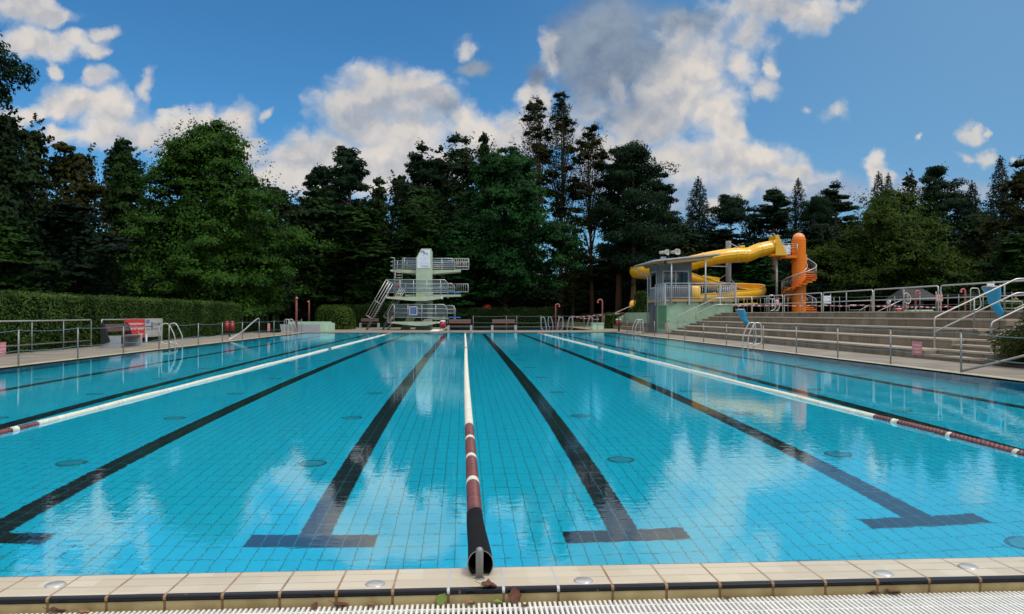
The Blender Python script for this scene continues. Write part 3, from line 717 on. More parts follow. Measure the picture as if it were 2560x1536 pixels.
# ------------------------------------------------------------------ handrails and pool ladders
def grab(root, x, y, side, h=.86, r=.021, w=.42, m='steel'):
    """one bent rail: foot on the deck, arch, and down into the water; side +1 = the pool lies towards +X"""
    s = side
    pts = [(x - s * .10, y, .02), (x - s * .10, y, .10), (x - s * .10 - s * .02, y, .16), (x - s * w, y, .20), (x - s * w * .94, y, h), (x - s * w * .35, y, h + .02), (x + s * .09, y, .45), (x + s * .09, y, -.9)]
    MB().tube(fillet(pts, .14, 6), r, 8).build('grab_rail', m, root)
def ladder(label, x, y, side, gap=.5, h=.86, h2=None, m='steel'):
    root = thing('pool_ladder', label, 'ladder', (x, y, .02), 'pool ladders')
    grab(root, x, y - gap / 2, side, h, m=m); grab(root, x, y + gap / 2, side, h2 or h, m=m)
    mb = MB()
    for z in (-.25, -.5, -.75): mb.box(x + side * .05, x + side * .13, y - gap / 2, y + gap / 2, z, z + .02)
    mb.build('rungs', 'steel', root)
ladder('bent steel pool ladder at the hedge side, nearest the bench', PX0 - .02, YA(440, PX0) + .1, 1, .75, .92)
ladder('pool ladder in the far corner by the grey footbath', PX0 - .02, YA(743, PX0) - 1.2, 1, 1.1, .95)
ladder('bright steel pool ladder below the blue refuse bag', PX1 + .02, YA(1868, PX1), -1, .55, .95)
ladder('pool ladder by the red bin at the far end of the seat tiers', PX1 + .02, YA(1582, PX1) - .6, -1, .8, .95)
for px, lab, sd_ in ((1362, 'pool ladder at the diving pool, first right of the right bench', 1), (1379, 'taller ladder at the diving pool in front of the hedge end', 1), (1399, 'ladder with a white guard beside the hedge corner', -1), (1424, 'ladder standing alone at the diving pool before the lawn', -1), (1474, 'ladder at the far right corner of the diving pool', -1)):
    yy = {1362: 63, 1379: 74, 1399: 61.2, 1424: 61.0, 1474: 66}[px]
    x = XA(px, yy)
    root = thing('pool_ladder', lab, 'ladder', (x, yy, .03), 'pool ladders')
    for dy in (0, .5): MB().tube(fillet([(x - sd_ * .1, yy + dy, .0), (x - sd_ * .3, yy + dy, .22), (x - sd_ * .28, yy + dy, 1.05), (x - sd_ * .02, yy + dy, 1.05), (x + sd_ * .15, yy + dy, .3), (x + sd_ * .15, yy + dy, -.6)], .14, 5), .017, 7).build('grab_rail', 'galv', root)

y0_, y1_ = YA(573, -11.35), YA(648, -11.35)
root = thing('steel_handrail', 'sloping bent handrail rising beside the hedge end', 'handrail', (-11.35, y0_, .03))
MB().tube(fillet([(-11.35, y0_, .03), (-11.35, y0_ + (y1_ - y0_) * .45, .42), (-11.35, y1_ - 1.6, .78), (-11.35, y1_ - .25, 1.05), (-11.35, y1_, 1.02)], .8, 6), .034, 8).build('rail', 'steel', root)
MB().tube([(-11.35, y1_, 1.02), (-11.35, y1_, .03)], .022, 8).build('post', 'dull_steel', root)

# rails in front of the hedge
def hedge_rail(label, ya, yb, posts, low=True):
    X = -13.9; root = thing('steel_railing', label, 'railing', (X, ya, .03))
    MB().tube(fillet([(X, ya, .0), (X, ya, 1.06), (X, yb, 1.06), (X, yb, .0)], .08, 4), .024, 8).build('top_rail', 'steel', root)
    for y in posts: MB().tube([(X, y, 0), (X, y, 1.05)], .02, 8).build('post', 'dull_steel', root)
    if low: MB().tube([(X, ya, .30), (X, yb, .30)], .02, 8).build('lower_rail', 'dull_steel', root)
hedge_rail('long steel railing in front of the hedge left of the bench', 17, YA(228, -13.9), [20.4, YA(80, -13.9), YA(159, -13.9)])
hedge_rail('steel railing behind the bench that carries the two advertising boards', YA(254, -13.9), YA(406, -13.9), [YA(312, -13.9), YA(362, -13.9)], False)

def on_x(mb, y, z, w, h, x, mi=0, t=.02):       # flat board facing +X
    return mb.box(x - t, x, y - w / 2, y + w / 2, z - h / 2, z + h / 2, mi)
ya, yb, yc = YA(313, -13.8), YA(362.5, -13.8), YA(405, -13.8)
root = thing('advertising_board', 'red advertising board with two white lines of writing beside the bench', 'sign', (-13.8, (ya + yb) / 2, .25))
z0, z1 = .26, 1.07
on_x(MB(), (ya + yb) / 2, (z0 + z1) / 2, yb - ya - .02, z1 - z0, -13.8).build('panel', 'red', root)
mb = MB(); L = yb - ya; xs = -13.797
text_into(mb, 'Wir wünschen Ihnen im', .15, (xs, ya + .05 * L, .83), (0, 1, 0), (0, 0, 1), 0, L * .86, bold=True)
text_into(mb, 'Waldbad viel Vergnügen!', .15, (xs, ya + .05 * L, .635), (0, 1, 0), (0, 0, 1), 0, L * .91, bold=True)
mb.build('lettering', 'white', root)
mb = MB()
mb.lathe([(.035, .46), (.035, .462)], 0, 0, 6); mb.v = []; mb.f = []; mb.mi = []; mb.sm = []
cy = ya + .68 * L
mb.box(xs - .001, xs, cy - .035, cy + .035, .405, .445); mb.box(xs - .001, xs, cy - .035, cy + .0, .445, .475); mb.ball((xs - .002, cy, .505), (.004, .03, .03), 10, 6)
for k, w in enumerate((.04, .05, .03, .05, .04, .05, .03)): mb.box(xs - .001, xs, cy + .07 + k * .06, cy + .07 + k * .06 + w, .410, .445)
for k in range(4): mb.box(xs - .001, xs, cy + .06 + k * .07, cy + .06 + k * .07 + .05, .335, .375)
mb.build('emblem', 'white', root)
root = thing('advertising_board', 'grey advertising board with a blue oval emblem and blue bars', 'sign', (-13.8, (yb + yc) / 2, .25))
on_x(MB(), (yb + yc) / 2, .675, yc - yb - .02, .79, -13.8).build('panel', 'sign_grey', root)
L = yc - yb; mb = MB()
def oval(mb, y, z, a, b, x, mi, n=28): mb.add([(x, y + a * cos(2 * pi * i / n), z + b * sin(2 * pi * i / n)) for i in range(n)], [tuple(range(n))], mi)
oval(mb, yb + .16 * L, .955, .13 * L, .088, xs - .002, 0); oval(mb, yb + .16 * L, .955, .115 * L, .078, xs - .001, 1); oval(mb, yb + .16 * L, .955, .107 * L, .071, xs, 0)
for k in range(24):
    t = k / 23; y = yb + L * (.09 + .14 * t); z = .955 + .025 * sin(t * 17) + .012 * cos(t * 31)
    mb.obox((xs + .001, y, z), (.002, .018, .014), 0, 1)
mb.build('emblem', ['blue', 'notice'], root)
mb = MB()
def bar(a, b, z0, z1, mi): mb.box(xs - .001, xs, yb + a * L, yb + b * L, z0, z1, mi)
bar(.02, .44, .715, .765, 0)
bar(.35, .385, .56, .93, 1); bar(.41, .445, .56, .93, 1)
def strokes(a, b, z0, z1, mi, seed):
    rr = random.Random(seed); t = a
    while t < b:
        w = rr.uniform(.018, .028); k = rr.random()
        bar(t, t + w * .36, z0, z1, mi)
        if k < .6: bar(t + w * .36, t + w, z1 - (z1 - z0) * .2, z1, mi)
        if .3 < k: bar(t + w * .36, t + w, z0, z0 + (z1 - z0) * .2, mi)
        t += w + .009
strokes(.47, .93, .785, .90, 1, 1); strokes(.06, .30, .575, .65, 1, 2); strokes(.47, .93, .575, .67, 1, 3)
strokes(.38, .94, 1.00, 1.035, 2, 4); strokes(.34, .80, .475, .495, 1, 5); strokes(.34, .80, .395, .425, 2, 6); strokes(.10, .92, .315, .335, 1, 7); strokes(.47, .92, .70, .725, 2, 8)
mb.build('lettering', ['blue', mat('sign_ink_blue', (.045, .075, .20), None, .5), 'ink_orange'], root)

def notice_x(label, x, y, z, w, h, face=1, m='red_pale'):
    root = thing('warning_sign', label, 'sign', (x, y, z - h / 2), 'bathing rule signs')
    MB().box(x - .004, x + .004, y - w / 2, y + w / 2, z - h / 2, z + h / 2).build('panel', m, root)
    mb = MB(); ey = (0, 1, 0) if face > 0 else (0, -1, 0); xx = x + face * .0055
    for k, s in enumerate(('Das Springen von', 'der langen Seite', 'ist verboten!')):
        ww = w * (.88, .88, .62)[k]
        text_into(mb, s, h * .17, (xx, y - (1 if face > 0 else -1) * ww / 2, z + h * (.20 - .27 * k)), ey, (0, 0, 1), 0, ww)
    mb.build('lettering', 'white', root)
notice_x('faded red warning sign hung on the rope below the seat tiers', XR, YA(2292, XR), .475, .40, .31, -1)
notice_x('red warning sign at the left picture edge, hung on the rope', XL, YA(-4, XL) + .1, .46, .42, .31, 1)
notice_x('small red warning sign on the rope before the thuja row', XL, YA(672, XL), .55, .55, .45, 1)
notice_x('small red warning sign on the rope before the green wall', XR, YA(1665, XR), .62, .45, .42, -1)
notice_x('little white sign tied to the post right of the red board', XL - .02, YA(368, XL), .44, .12, .30, 1, 'notice')

# ------------------------------------------------------------------ benches
def bench(label, x, y, ang_=0.0, L=1.9, group='park benches round the pools', back=True, lean=True):
    """seat along local X, looking towards local -Y"""
    root = thing('park_bench', label, 'bench', (0, 0, 0), group)
    for s in (-1, 1):
        MB().box(s * L / 2 - .075, s * L / 2 + .075, -.30, .36, 0, .45).build('end_block', 'grey_block', root)
        if lean: MB().prism([(.02, .25), (.355, .10), (.345, .92), (.27, .93)], 'x', s * L / 2 - .04 + s * .08, s * L / 2 + .04 + s * .08).build('back_support', 'black', root)
    mb = MB()
    for k in range(4): mb.box(-L / 2 + .08, L / 2 - .08, -.28 + k * .14, -.28 + k * .14 + .12, .385, .43)
    mb.build('seat', 'wood_brown', root)
    b = MB()
    for k in range(2): b.obox((0, .24 - .05 + k * .05, .66 + k * .15), (L - .02, .04, .135), 0, 0, -.28)
    b.build('backrest', 'wood_brown', root)
    root.location = (x, y, .03); root.rotation_euler = (0, 0, ang_)
    return root
bench('brown bench with grey concrete ends facing the pool in front of the hedge', -12.95, 30.55, R(90), 1.9)
bench('brown bench with pale ends on the walkway, right of the red bin', XA(1149.5, 55.9), 55.9, 0, 1.62, lean=False)
bench('brown bench with pale ends on the walkway, the one before the hedge middle', XA(1259.5, 55.9), 55.9, 0, 1.66, lean=False)
bench('shaded bench with pale ends at the foot of the diving tower stairs', XA(924, 71), 71, 0, 1.6, lean=False)

# ------------------------------------------------------------------ bins
def bin_(label, x, y, z, w, h, legs, two=False):
    root = thing('litter_bin', label, 'bin', (x, y, .03), 'red litter bins')
    for k in ((-1, 1) if two else (0,)):
        cx = x + k * w * .56
        MB().lathe([(w * .44, z), (w * .5, z + h), (w * .44, z + h), (w * .40, z + .03)], cx, y, 14).build('bucket', 'bin_red', root)
        MB().lathe([(w * .52, z + h), (w * .52, z + h + .03), (w * .3, z + h + .08), (.01, z + h + .09)], cx, y, 14).build('lid', 'white_plastic' if not two else 'bin_red', root)
    if legs == 'post': MB().tube([(x, y - w * .45, .0), (x, y - w * .45, z + h + .12)], .06, 8).build('post', 'black', root)
    elif legs == 'mid': MB().tube([(x, y, .0), (x, y, z + h)], .05, 8).build('post', 'black', root)
    else:
        for s in (-1, 1): MB().tube([(x + s * w * .45, y, .0), (x + s * w * .45, y, z + h * .6)], .018, 6).build('leg', 'dull_steel', root)
bin_('twin red litter bin on a post before the hedge end', -13.1, YA(574, -13.1), .36, .25, .44, 'mid', True)
bin_('square red litter bin on thin legs in front of the diving tower', XA(1107, 57), 57, .26, .44, .48, 'legs')
bin_('red litter bin with white lid at the far end of the seat tiers', XA(1546, 56.3), 56.3, .42, .40, .44, 'post')
o = MB().obox((XA(1090, 58.3), 58.3, .07), (.75, .9, .03), R(-20), 0, R(8)).build('white_board', 'white'); tag(o, 'white board lying on the paving below the diving tower', 'board')
x, y = XA(1493, 63), 63
mb = MB().box(x - .45, x + .45, y - .5, y + .5, .02, .52); mb.box(x - .5, x + .5, y - .55, y + .55, .52, .58)
tag(mb.build('foot_basin', 'pale_green'), 'small pale green basin under the hooked shower right of the lawn', 'basin')

# ------------------------------------------------------------------ showers
def shower(label, x, y, z0, h, hook=True, dir_=1, r=.06, low=None, m='pink_red'):
    root = thing('shower_pole', label, 'shower', (x, y, z0), 'red outdoor showers')
    if low: MB().tube([(x, y, z0), (x, y, z0 + low)], r * .75, 8).build('foot', 'galv', root)
    if hook == 'arc':
        q = .12 if z0 > 1 else .19
        pts = [(x, y, z0 + (low or 0)), (x, y, z0 + h - q)] + [(x + dir_ * q * (1 - cos(t)), y, z0 + h - q + q * sin(t)) for t in np.linspace(.2, pi + .3, 10)]
    else:
        pts = [(x, y, z0 + (low or 0)), (x, y, z0 + h - .1), (x + dir_ * .06, y - .03, z0 + h), (x + dir_ * .12, y - .10, z0 + h - .05)]
    MB().tube(pts, r, 10).build('pipe', m, root)
    e = pts[-1]
    MB().ball(e, (r * 1.35, r * 1.35, r), 10, 6).build('shower_head', 'red_pale', root)
shower('taller red shower pipe standing behind the grey footbath', XA(741, 56), 56, .03, 2.42, True, .4, .075)
shower('thinner red shower pipe with a grey foot right of the taller one', XA(772.5, 61), 61, .03, 2.25, True, -.3, .062, .65)
shower('hooked red shower rising behind the right end of the long hedge', XA(1389, 78.2), 78.2, .0, 2.3, 'arc', 1, .07)
shower('hooked red shower on the pale basin right of the lawn', XA(1506, 63), 63, .03, 2.45, 'arc', -1, .058)

# footbath with walls
root = thing('footbath', 'low grey footbath with pale green end wall in the far corner', 'footbath', (-12, 57.5, .03))
xa, xb, xc = XA(690, 56.5), XA(800, 56.5), XA(827, 57.2)
MB().box(xa, xb, 56.3, 56.6, .0, .56).build('grey_wall', 'grey_block', root)
mb = MB(); mb.box(XA(722, 59.8), XA(828, 59.7), 59.6, 59.85, .0, .72); mb.box(xb + .02, xc - .33, 56.62, 56.85, .0, .30)
mb.box(xc - .32, xc - .1, 56.6, 59.6, .0, .62)
mb.build('green_wall', 'pale_green', root)
MB().box(xb + .02, xc - .33, 56.86, 59.58, .0, .24).build('basin_floor', 'bag_blue', root)

# ------------------------------------------------------------------ diving tower
TY = 63.4; U = .1753 * zd(1060, TY) / FPX
def tx(c): return XA(900 + 181 * .1753, TY) + (c - 905 + 905 - 1032.5) * U if False else XA(900 + .1753 * c, TY)
def tz(c): return (1285 - c) * U + .03
root = thing('diving_tower', 'pale green diving tower with three levels of steel railings and blue boards', 'diving tower', (tx(905), TY, .03))
def slab(c0, c1, ct_, cb_end, cb_mid, cm0, cm1, ya, yb, name='platform'):
    return MB().prism([(tx(c0), tz(ct_)), (tx(c1), tz(ct_)), (tx(c1), tz(cb_end)), (tx(cm1), tz(cb_mid)), (tx(cm0), tz(cb_mid)), (tx(c0), tz(cb_end))], 'y', ya, yb).build(name, 'tower_green', root)
mb = MB()
mb.prism([(tx(800), tz(890)), (tx(803), tz(262)), (tx(876), tz(132)), (tx(1018), tz(132)), (tx(1018), tz(890))], 'y', TY - .25, TY + .25)
mb.prism([(tx(1018), tz(890)), (tx(1018), tz(165)), (tx(1031), tz(165)), (tx(1031), tz(890))], 'y', TY - .20, TY + .30)
mb.prism([(tx(960), .0), (tx(960), tz(891)), (tx(1031), tz(891)), (tx(1031), .0)], 'y', TY + .0, TY + .30)
mb.prism([(tx(570), .0), (tx(795), tz(891)), (tx(900), tz(891)), (tx(705), .0)], 'y', TY - .22, TY + .22)
mb.prism([(tx(790), .0), (tx(800), tz(1215)), (tx(1000), tz(1215)), (tx(1012), .0)], 'y', TY - .24, TY - .02)
mb.prism([(tx(815), tz(908)), (tx(815), tz(882)), (tx(965), tz(882)), (tx(965), tz(908))], 'y', TY - .30, TY - .26)
mb.build('pillar', 'tower_green', root)
slab(425, 1438, 428, 450, 486, 800, 1040, TY + .31, TY + 2.4)
slab(640, 1438, 783, 808, 822, 760, 1060, TY + .31, TY + 2.2)
slab(408, 1165, 824, 848, 880, 780, 960, TY - 2.0, TY - .26)
slab(480, 1120, 1168, 1190, 1225, 800, 960, TY - 2.0, TY - .26)
slab(1030, 1260, 1122, 1135, 1145, 1060, 1100, TY + .31, TY + 1.6)
MB().box(tx(1148), tx(1186), TY - 1.9, TY - .4, tz(852), tz(823) + .01).build('stopper', 'white', root)
MB().prism([(tx(1120), tz(1172)), (tx(1170), tz(1168)), (tx(1150), tz(1190)), (tx(1120), tz(1190))], 'y', TY - 1.9, TY - .4).build('stopper', 'white', root)
MB().box(tx(620), tx(1438), TY - 1.45, TY - .95, tz(768), tz(753)).build('diving_board', 'board_blue', root)
MB().box(tx(560), tx(1438), TY - 1.45, TY - .95, tz(1117), tz(1101)).build('diving_board', 'board_blue', root)
for a, b, c0, c1 in ((930, 1055, 775, 822), (915, 1035, 1120, 1167)):
    mb = MB(); mb.box(tx(a), tx(b), TY - 1.6, TY - .8, tz(c1), tz(c1 - 14)); mb.box(tx(a + 10), tx(b), TY - 1.55, TY - .85, tz(c0 + 24), tz(c0 + 12)); mb.box(tx(a + 6), tx(a + 16), TY - 1.5, TY - .9, tz(c1 - 14), tz(c0 + 24)); mb.box(tx(b - 20), tx(b - 8), TY - 1.5, TY - .9, tz(c1 - 14), tz(c0 - 8))
    mb.build('fulcrum', 'white', root)
def rails(y, c0, c1, levels, posts, foot, cham=0, glass=True, vend=None, r=.021, left=None):
    top = levels[0]
    pts = [(tx(c0), y, tz(top)), (tx(c1 - cham * .9), y, tz(top))] + ([(tx(c1), y, tz(top + cham))] if cham else []) + [(tx(c1), y, tz(foot))]
    mb = MB(); mb.tube(pts, r * 1.15, 6)
    for lv in levels[1:]: mb.tube([(tx(c0), y, tz(lv)), (tx(c1), y, tz(lv))], r, 6)
    for p in posts: mb.tube([(tx(p), y, tz(top)), (tx(p), y, tz(foot))], r, 6)
    mb.build('railing', 'steel', root)
    if glass:
        mb = MB(); mb.prism([(tx(c0 + 4), tz(levels[-1])), (tx(c0 + 4), tz(top + 6)), (tx(c1 - cham * .9), tz(top + 6)), (tx(c1 - 2), tz(top + cham + 4)), (tx(c1 - 2), tz(levels[-1]))], 'y', y + .03, y + .036)
        mb.build('rail_panel', 'rail_glass', root)
    mb = MB()
    for p in list(posts) + [c1]: mb.ball((tx(p), y - .03, tz(foot) - .02), .055, 8, 6)
    mb.build('rail_brackets', 'dull_steel', root)
def guard(y, c0, c1, t, b):
    mb = MB(); mb.tube(fillet([(tx(c0), y, tz(t)), (tx(c1), y, tz(t)), (tx(c1), y, tz(b)), (tx(c0), y, tz(b))], .06, 3), .03, 6)
    n = 9
    for k in range(n): c = c0 + (c1 - c0) * (k + .6) / n; mb.tube([(tx(c), y, tz(t)), (tx(c), y, tz(b))], .016, 5)
    mb.build('end_guard', 'steel', root)
rails(TY + .4, 600, 1348, (262, 322, 376), (625, 1162), 442, 45)
rails(TY + 2.3, 425, 1348, (275, 330, 386), (500, 640, 1162), 442, 45)
mb = MB(); mb.tube(fillet([(tx(425), TY + .4, tz(258)), (tx(487), TY + .4, tz(258)), (tx(480), TY + .2, tz(824))], .1, 4), .03, 6); mb.tube(fillet([(tx(640), TY + .4, tz(262)), (tx(600), TY + .4, tz(262)), (tx(590), TY + .2, tz(824))], .1, 4), .03, 6)
for c in range(430, 820, 38): mb.tube([(tx(483), TY + .25, tz(c)), (tx(592), TY + .25, tz(c))], .022, 6)
mb.tube([(tx(497), TY + .27, tz(428)), (tx(494), TY + .22, tz(824))], .02, 6)
for lv in (316, 372): mb.tube([(tx(425), TY + .4, tz(lv)), (tx(462), TY + .4, tz(lv))], .021, 6)
mb.build('ladder', 'steel', root)
guard(TY + .42, 1300, 1553, 267, 380); guard(TY + 2.28, 1350, 1553, 290, 400)
rails(TY - 1.9, 405, 1262, (588, 648, 706, 766), (432, 598, 785, 968, 1158), 838, 52)
rails(TY + .45, 610, 1350, (622, 676, 730), (640, 1162), 795, 48)
guard(TY + 2.1, 1265, 1548, 618, 735)
rails(TY - 1.9, 512, 1250, (930, 990, 1050, 1110), (518, 708, 900, 1092), 1182, 50)
rails(TY + .45, 1100, 1360, (940, 995, 1050), (1340,), 1130, 45)
MB().tube(fillet([(tx(514), TY - 1.9, tz(930)), (tx(490), TY - 1.9, tz(930)), (tx(432), TY - 1.9, tz(1040)), (tx(430), TY - 1.9, tz(1172)), (tx(455), TY - 1.9, tz(1185)), (tx(490), TY - 1.9, tz(1185))], .08, 4), .026, 6).build('end_rail', 'steel', root)
def stair(y, y2, b, t, n, panel):
    """b, t = foot and head of the flight in tower units; panel = the four rails of the banister"""
    mb = MB()
    for yy in (y, y2): mb.tube([(tx(b[0]), yy, tz(b[1])), (tx(t[0]), yy, tz(t[1]))], .045, 6)
    for k in range(1, n):
        q = k / n; c = (b[0] + (t[0] - b[0]) * q, b[1] + (t[1] - b[1]) * q); mb.box(tx(c[0]) - .12, tx(c[0]) + .12, y, y2, tz(c[1]) - .02, tz(c[1]) + .02)
    mb.build('stair', 'dull_steel', root)
    mb = MB(); (x0, y0, x1, y1), (dx, dy) = panel
    for k in range(4):
        f = k / 3; mb.tube([(tx(x0 + dx * f), y - .02, tz(y0 + dy * f)), (tx(x1 + dx * f), y - .02, tz(y1 + dy * f))], .026, 6)
    for q in (0, .42, 1): mb.tube([(tx(x0 + (x1 - x0) * q), y - .02, tz(y0 + (y1 - y0) * q)), (tx(x0 + (x1 - x0) * q + dx), y - .02, tz(y0 + (y1 - y0) * q + dy))], .026, 6)
    mb.build('banister', 'steel', root)
stair(TY - 1.9, TY - 1.2, (130, 1283), (408, 800), 15, ((125, 1078, 405, 592), (95, 52)))
stair(TY - .8, TY - .1, (335, 1283), (600, 800), 15, ((348, 1100, 590, 690), (66, 36)))
stair(TY - 1.6, TY - 1.0, (415, 1283), (490, 1180), 5, ((438, 1150, 500, 1080), (20, 20)))
mb = MB(); mb.prism([(tx(817), tz(410)), (tx(817), tz(268)), (tx(884), tz(146)), (tx(1002), tz(146)), (tx(1002), tz(410))], 'y', TY - .275, TY - .253)
sg = mb.build('sponsor_sign', 'notice', root)
mb = MB(); ys = TY - .278; zz = (0, 0, 1)
text_into(mb, 'EB', .27, (tx(866), ys, tz(194)), (1, 0, 0), (.12, 0, 1), 0, tx(918) - tx(866), bold=True)
text_into(mb, 'NA', .25, (tx(918), ys, tz(218)), (1, 0, 0), (-.10, 0, 1), 0, tx(972) - tx(918), bold=True)
mb.add([(tx(926), ys - .001, tz(163)), (tx(905), ys - .001, tz(205)), (tx(918), ys - .001, tz(205)), (tx(897), ys - .001, tz(238)), (tx(908), ys - .001, tz(232)), (tx(926), ys - .001, tz(200)), (tx(913), ys - .001, tz(200))], [tuple(range(7))[::-1]], 1)
def sline(c0, c1, r_, h, mi, seed):
    rr = random.Random(seed); c = c0
    while c < c1: w = rr.uniform(4, 9); mb.box(tx(c), tx(min(c1, c + w)), ys - .001, ys, tz(r_ + h), tz(r_), mi); c += w + rr.uniform(1.5, 4)
for i, (a, b, r_) in enumerate(((935, 968, 228), (935, 990, 236), (905, 935, 252), (912, 955, 262), (850, 880, 270), (900, 985, 278), (848, 882, 288), (905, 935, 300), (865, 910, 325), (925, 965, 325), (860, 915, 338), (925, 985, 338), (865, 912, 352), (925, 980, 352))): sline(a, b, r_, 4, 2, i)
sline(862, 982, 376, 7, 3, 50); sline(890, 982, 390, 7, 3, 51)
mb.build('lettering', ['ink_green', 'ink', 'ink_grey', 'ink'], sg)
mb = MB().box(tx(730), tx(836), TY - 1.96, TY - 1.94, tz(1075), tz(958)); nb = mb.build('rule_board', 'notice', root)
mb = MB().box(tx(737), tx(829), TY - 1.965, TY - 1.961, tz(1068), tz(965)); ys = TY - 1.968
mb.build('blue_field', 'blue', nb)
mb = MB()
sline(744, 822, 974, 7, 0, 60)
for i in range(6): sline(746, 800 + (i * 37) % 24, 992 + i * 12, 4, 0, 70 + i)
mb.build('lettering', 'ink_grey', nb)
MB().box(tx(493), tx(572), TY + .12, TY + .14, tz(664), tz(630)).build('red_plate', 'red', root)
# ------------------------------------------------------------------ seat terrace on the right
SY0, SY1 = 21.0, 47.5                                   # ends of the seat tiers
g = G('tier_concrete', .8, .3)
k_ = g.m_('FLOOR', g.m_('DIVIDE', g.m_('SUBTRACT', g.x, LX - .1), TREAD))
yo = g.m_('ADD', g.y, g.m_('MULTIPLY', k_, .83))
jn = g.line(yo, 2.35, .030)
tone = g.cell(yo, 2.35, k_, 1.0, .5)
c_ = g.mix(tone, (.165, .126, .085), (.250, .198, .140))
c_ = g.mix(g.m_('MULTIPLY', g.noise(1.9, 8, .38, .68, (1, 1, .30)), .75), c_, (.085, .07, .05))
c_ = g.mix(g.m_('MULTIPLY', g.noise(45, 3, .5, .7), .35), c_, (.29, .25, .20))
M['tier'] = g.done(g.mix(jn, c_, (.05, .045, .038)), g.m_('ADD', g.noise(70, 4), g.m_('MULTIPLY', jn, -1.2)), .004)
M['tread_lit'] = mat('tread_concrete_lit', (.37, .315, .25), (.265, .225, .175), .8, 0, 3, .003, 60)  # tier concrete again, paler: light falling on the treads is put into the colour
root = thing('terrace_steps', 'broad concrete seat tiers with a stair at each end, right of the pool', 'terrace', (LX, 34, .03))
XE = LX + 4 * TREAD + .9
def tiers(ya, yb, n, s, w, lip=.022):
    poly = [(LX, -.1)]; top = MB()
    for k in range(n):
        x, z = LX + k * w, .02 + (k + 1) * s
        if k == n - 1: z = TOP + .004
        poly += [(x, z - s + (.035 if k == 0 else .0)), (x, z - .05)]
        top.box(x - lip, XE if k == n - 1 else x + w + .001, ya, yb, z - .05, z)
        if k < n - 1: poly += [(x + w, z - .05)]
    poly += [(XE, TOP - .046), (XE, -.1)]
    return MB().prism(poly, 'y', ya, yb), top
a, t = tiers(SY0, SY1, 5, STEP, TREAD); o = a.build('seat_tiers', 'tier', root); t.build('seat_slabs', 'tread_lit', o)
for ya, yb in ((18.7, SY0), (SY1, 48.96)):
    a, t = tiers(ya + .004, yb - .004, 10, STEP / 2, TREAD / 2, .015); o = a.build('stair_flight', 'tier', root); t.build('stair_treads', 'tread_lit', o)
# the ground above the tiers, planted bank at the near end
xs0 = XE - .02
mb = MB()
mb.add([(xs0, -20, TOP - .004), (260, -20, TOP - .004), (260, 420, TOP - .004), (xs0, 420, TOP - .004)], [(0, 1, 2, 3)])
mb.box(14.24, xs0 + .1, 53.9, 95, -.1, TOP - .008)
struct(mb.build('lawn', 'grass'))
mb = MB(); mb.prism([(LX, -.1), (LX, .06), (LX + .4, .25), (LX + 4.0, TOP - .01), (xs0 + .3, TOP - .01), (xs0 + .3, -.1)], 'y', -6, 18.69)
struct(mb.build('bank', 'soil'))
mb = MB(); mb.box(XE - .03, 42, 22, 47, TOP - .2, TOP + .012); struct(mb.build('upper_path', 'paving'))

# guard rails on top of the tiers
def guard_rail(label, ya, yb):
    X = LX + 3.5; root = thing('guard_rail', label, 'guard rail', (X, ya, TOP), 'guard rails above the seat tiers')
    zt = 2.255
    MB().tube(fillet([(X, ya, TOP - .02), (X, ya, zt), (X, yb, zt), (X, yb, TOP - .02)], .11, 5), .024, 9).build('top_rail', 'steel', root)
    MB().tube([(X, ya + .01, 1.83), (X, yb - .01, 1.83)], .019, 8).build('middle_rail', 'steel', root)
    MB().tube([(X, (ya + yb) / 2, TOP - .02), (X, (ya + yb) / 2, zt)], .024, 8).build('post', 'dull_steel', root)
XGR = LX + 3.5
for lab, pa, pb in (('nearest steel guard rail above the tiers, passing behind the blue bag', 2720, 2352), ('steel guard rail above the tiers with the child behind it', 2346, 2185),
                    ('steel guard rail above the tiers between the white notice and the child', 2182, 2058), ('steel guard rail right before the orange tower', 2054, 1961),
                    ('steel guard rail left before the orange tower', 1957, 1881), ('farthest steel guard rail, next to the green wall', 1879, 1815)):
    guard_rail(lab, YA(pa, XGR), YA(pb, XGR))
def stair_rail(label, y, x0=13.2, x1=15.62, zb0=.30, z0=1.18, z1=2.28, xe=17.4, xm=14.36):
    root = thing('stair_handrail', label, 'handrail', (x0, y, zb0), 'stair handrails')
    MB().tube(fillet([(x0, y, zb0), (x0, y, z0), (x1, y, z1), (xe, y, z1)], .09, 4), .023, 8).build('upper_rail', 'steel', root)
    k = (z1 - z0) / (x1 - x0)
    MB().tube(fillet([(x0, y, z0 - .40), (x1, y, z1 - .40), (xe, y, z1 - .40)], .1, 4), .021, 8).build('lower_rail', 'steel', root)
    MB().tube([(xm, y, zb0 + .56), (xm, y, z0 + k * (xm - x0))], .024, 8).build('post', 'dull_steel', root)
    MB().tube([(xe, y, TOP - .02), (xe, y, z1)], .024, 8).build('post', 'dull_steel', root)
    for xx, zz in ((x0, zb0), (xm, zb0 + .56)): MB().lathe([(.07, zz - .002), (.07, zz + .012), (.03, zz + .014)], xx, y, 10).build('base_plate', 'steel', root)
stair_rail('double handrail at the seat side of the near stair', 21.16)
stair_rail('double handrail beside the juniper on the near stair', 18.82, 13.22, 15.62, .30, 1.06, 2.16)
stair_rail('double handrail climbing along the green wall', SY1 + .1)
pipe = MB().tube(fillet([(XR, YA(2402, XR), .05), (11.7, YA(2402, XR) - .55, .42), (12.7, YA(2402, XR) - 1.0, .80)], .3, 4), .026, 8)
tag(pipe.build('ramp_rail', 'dull_steel'), 'low sloping steel pipe rail in front of the juniper', 'rail')

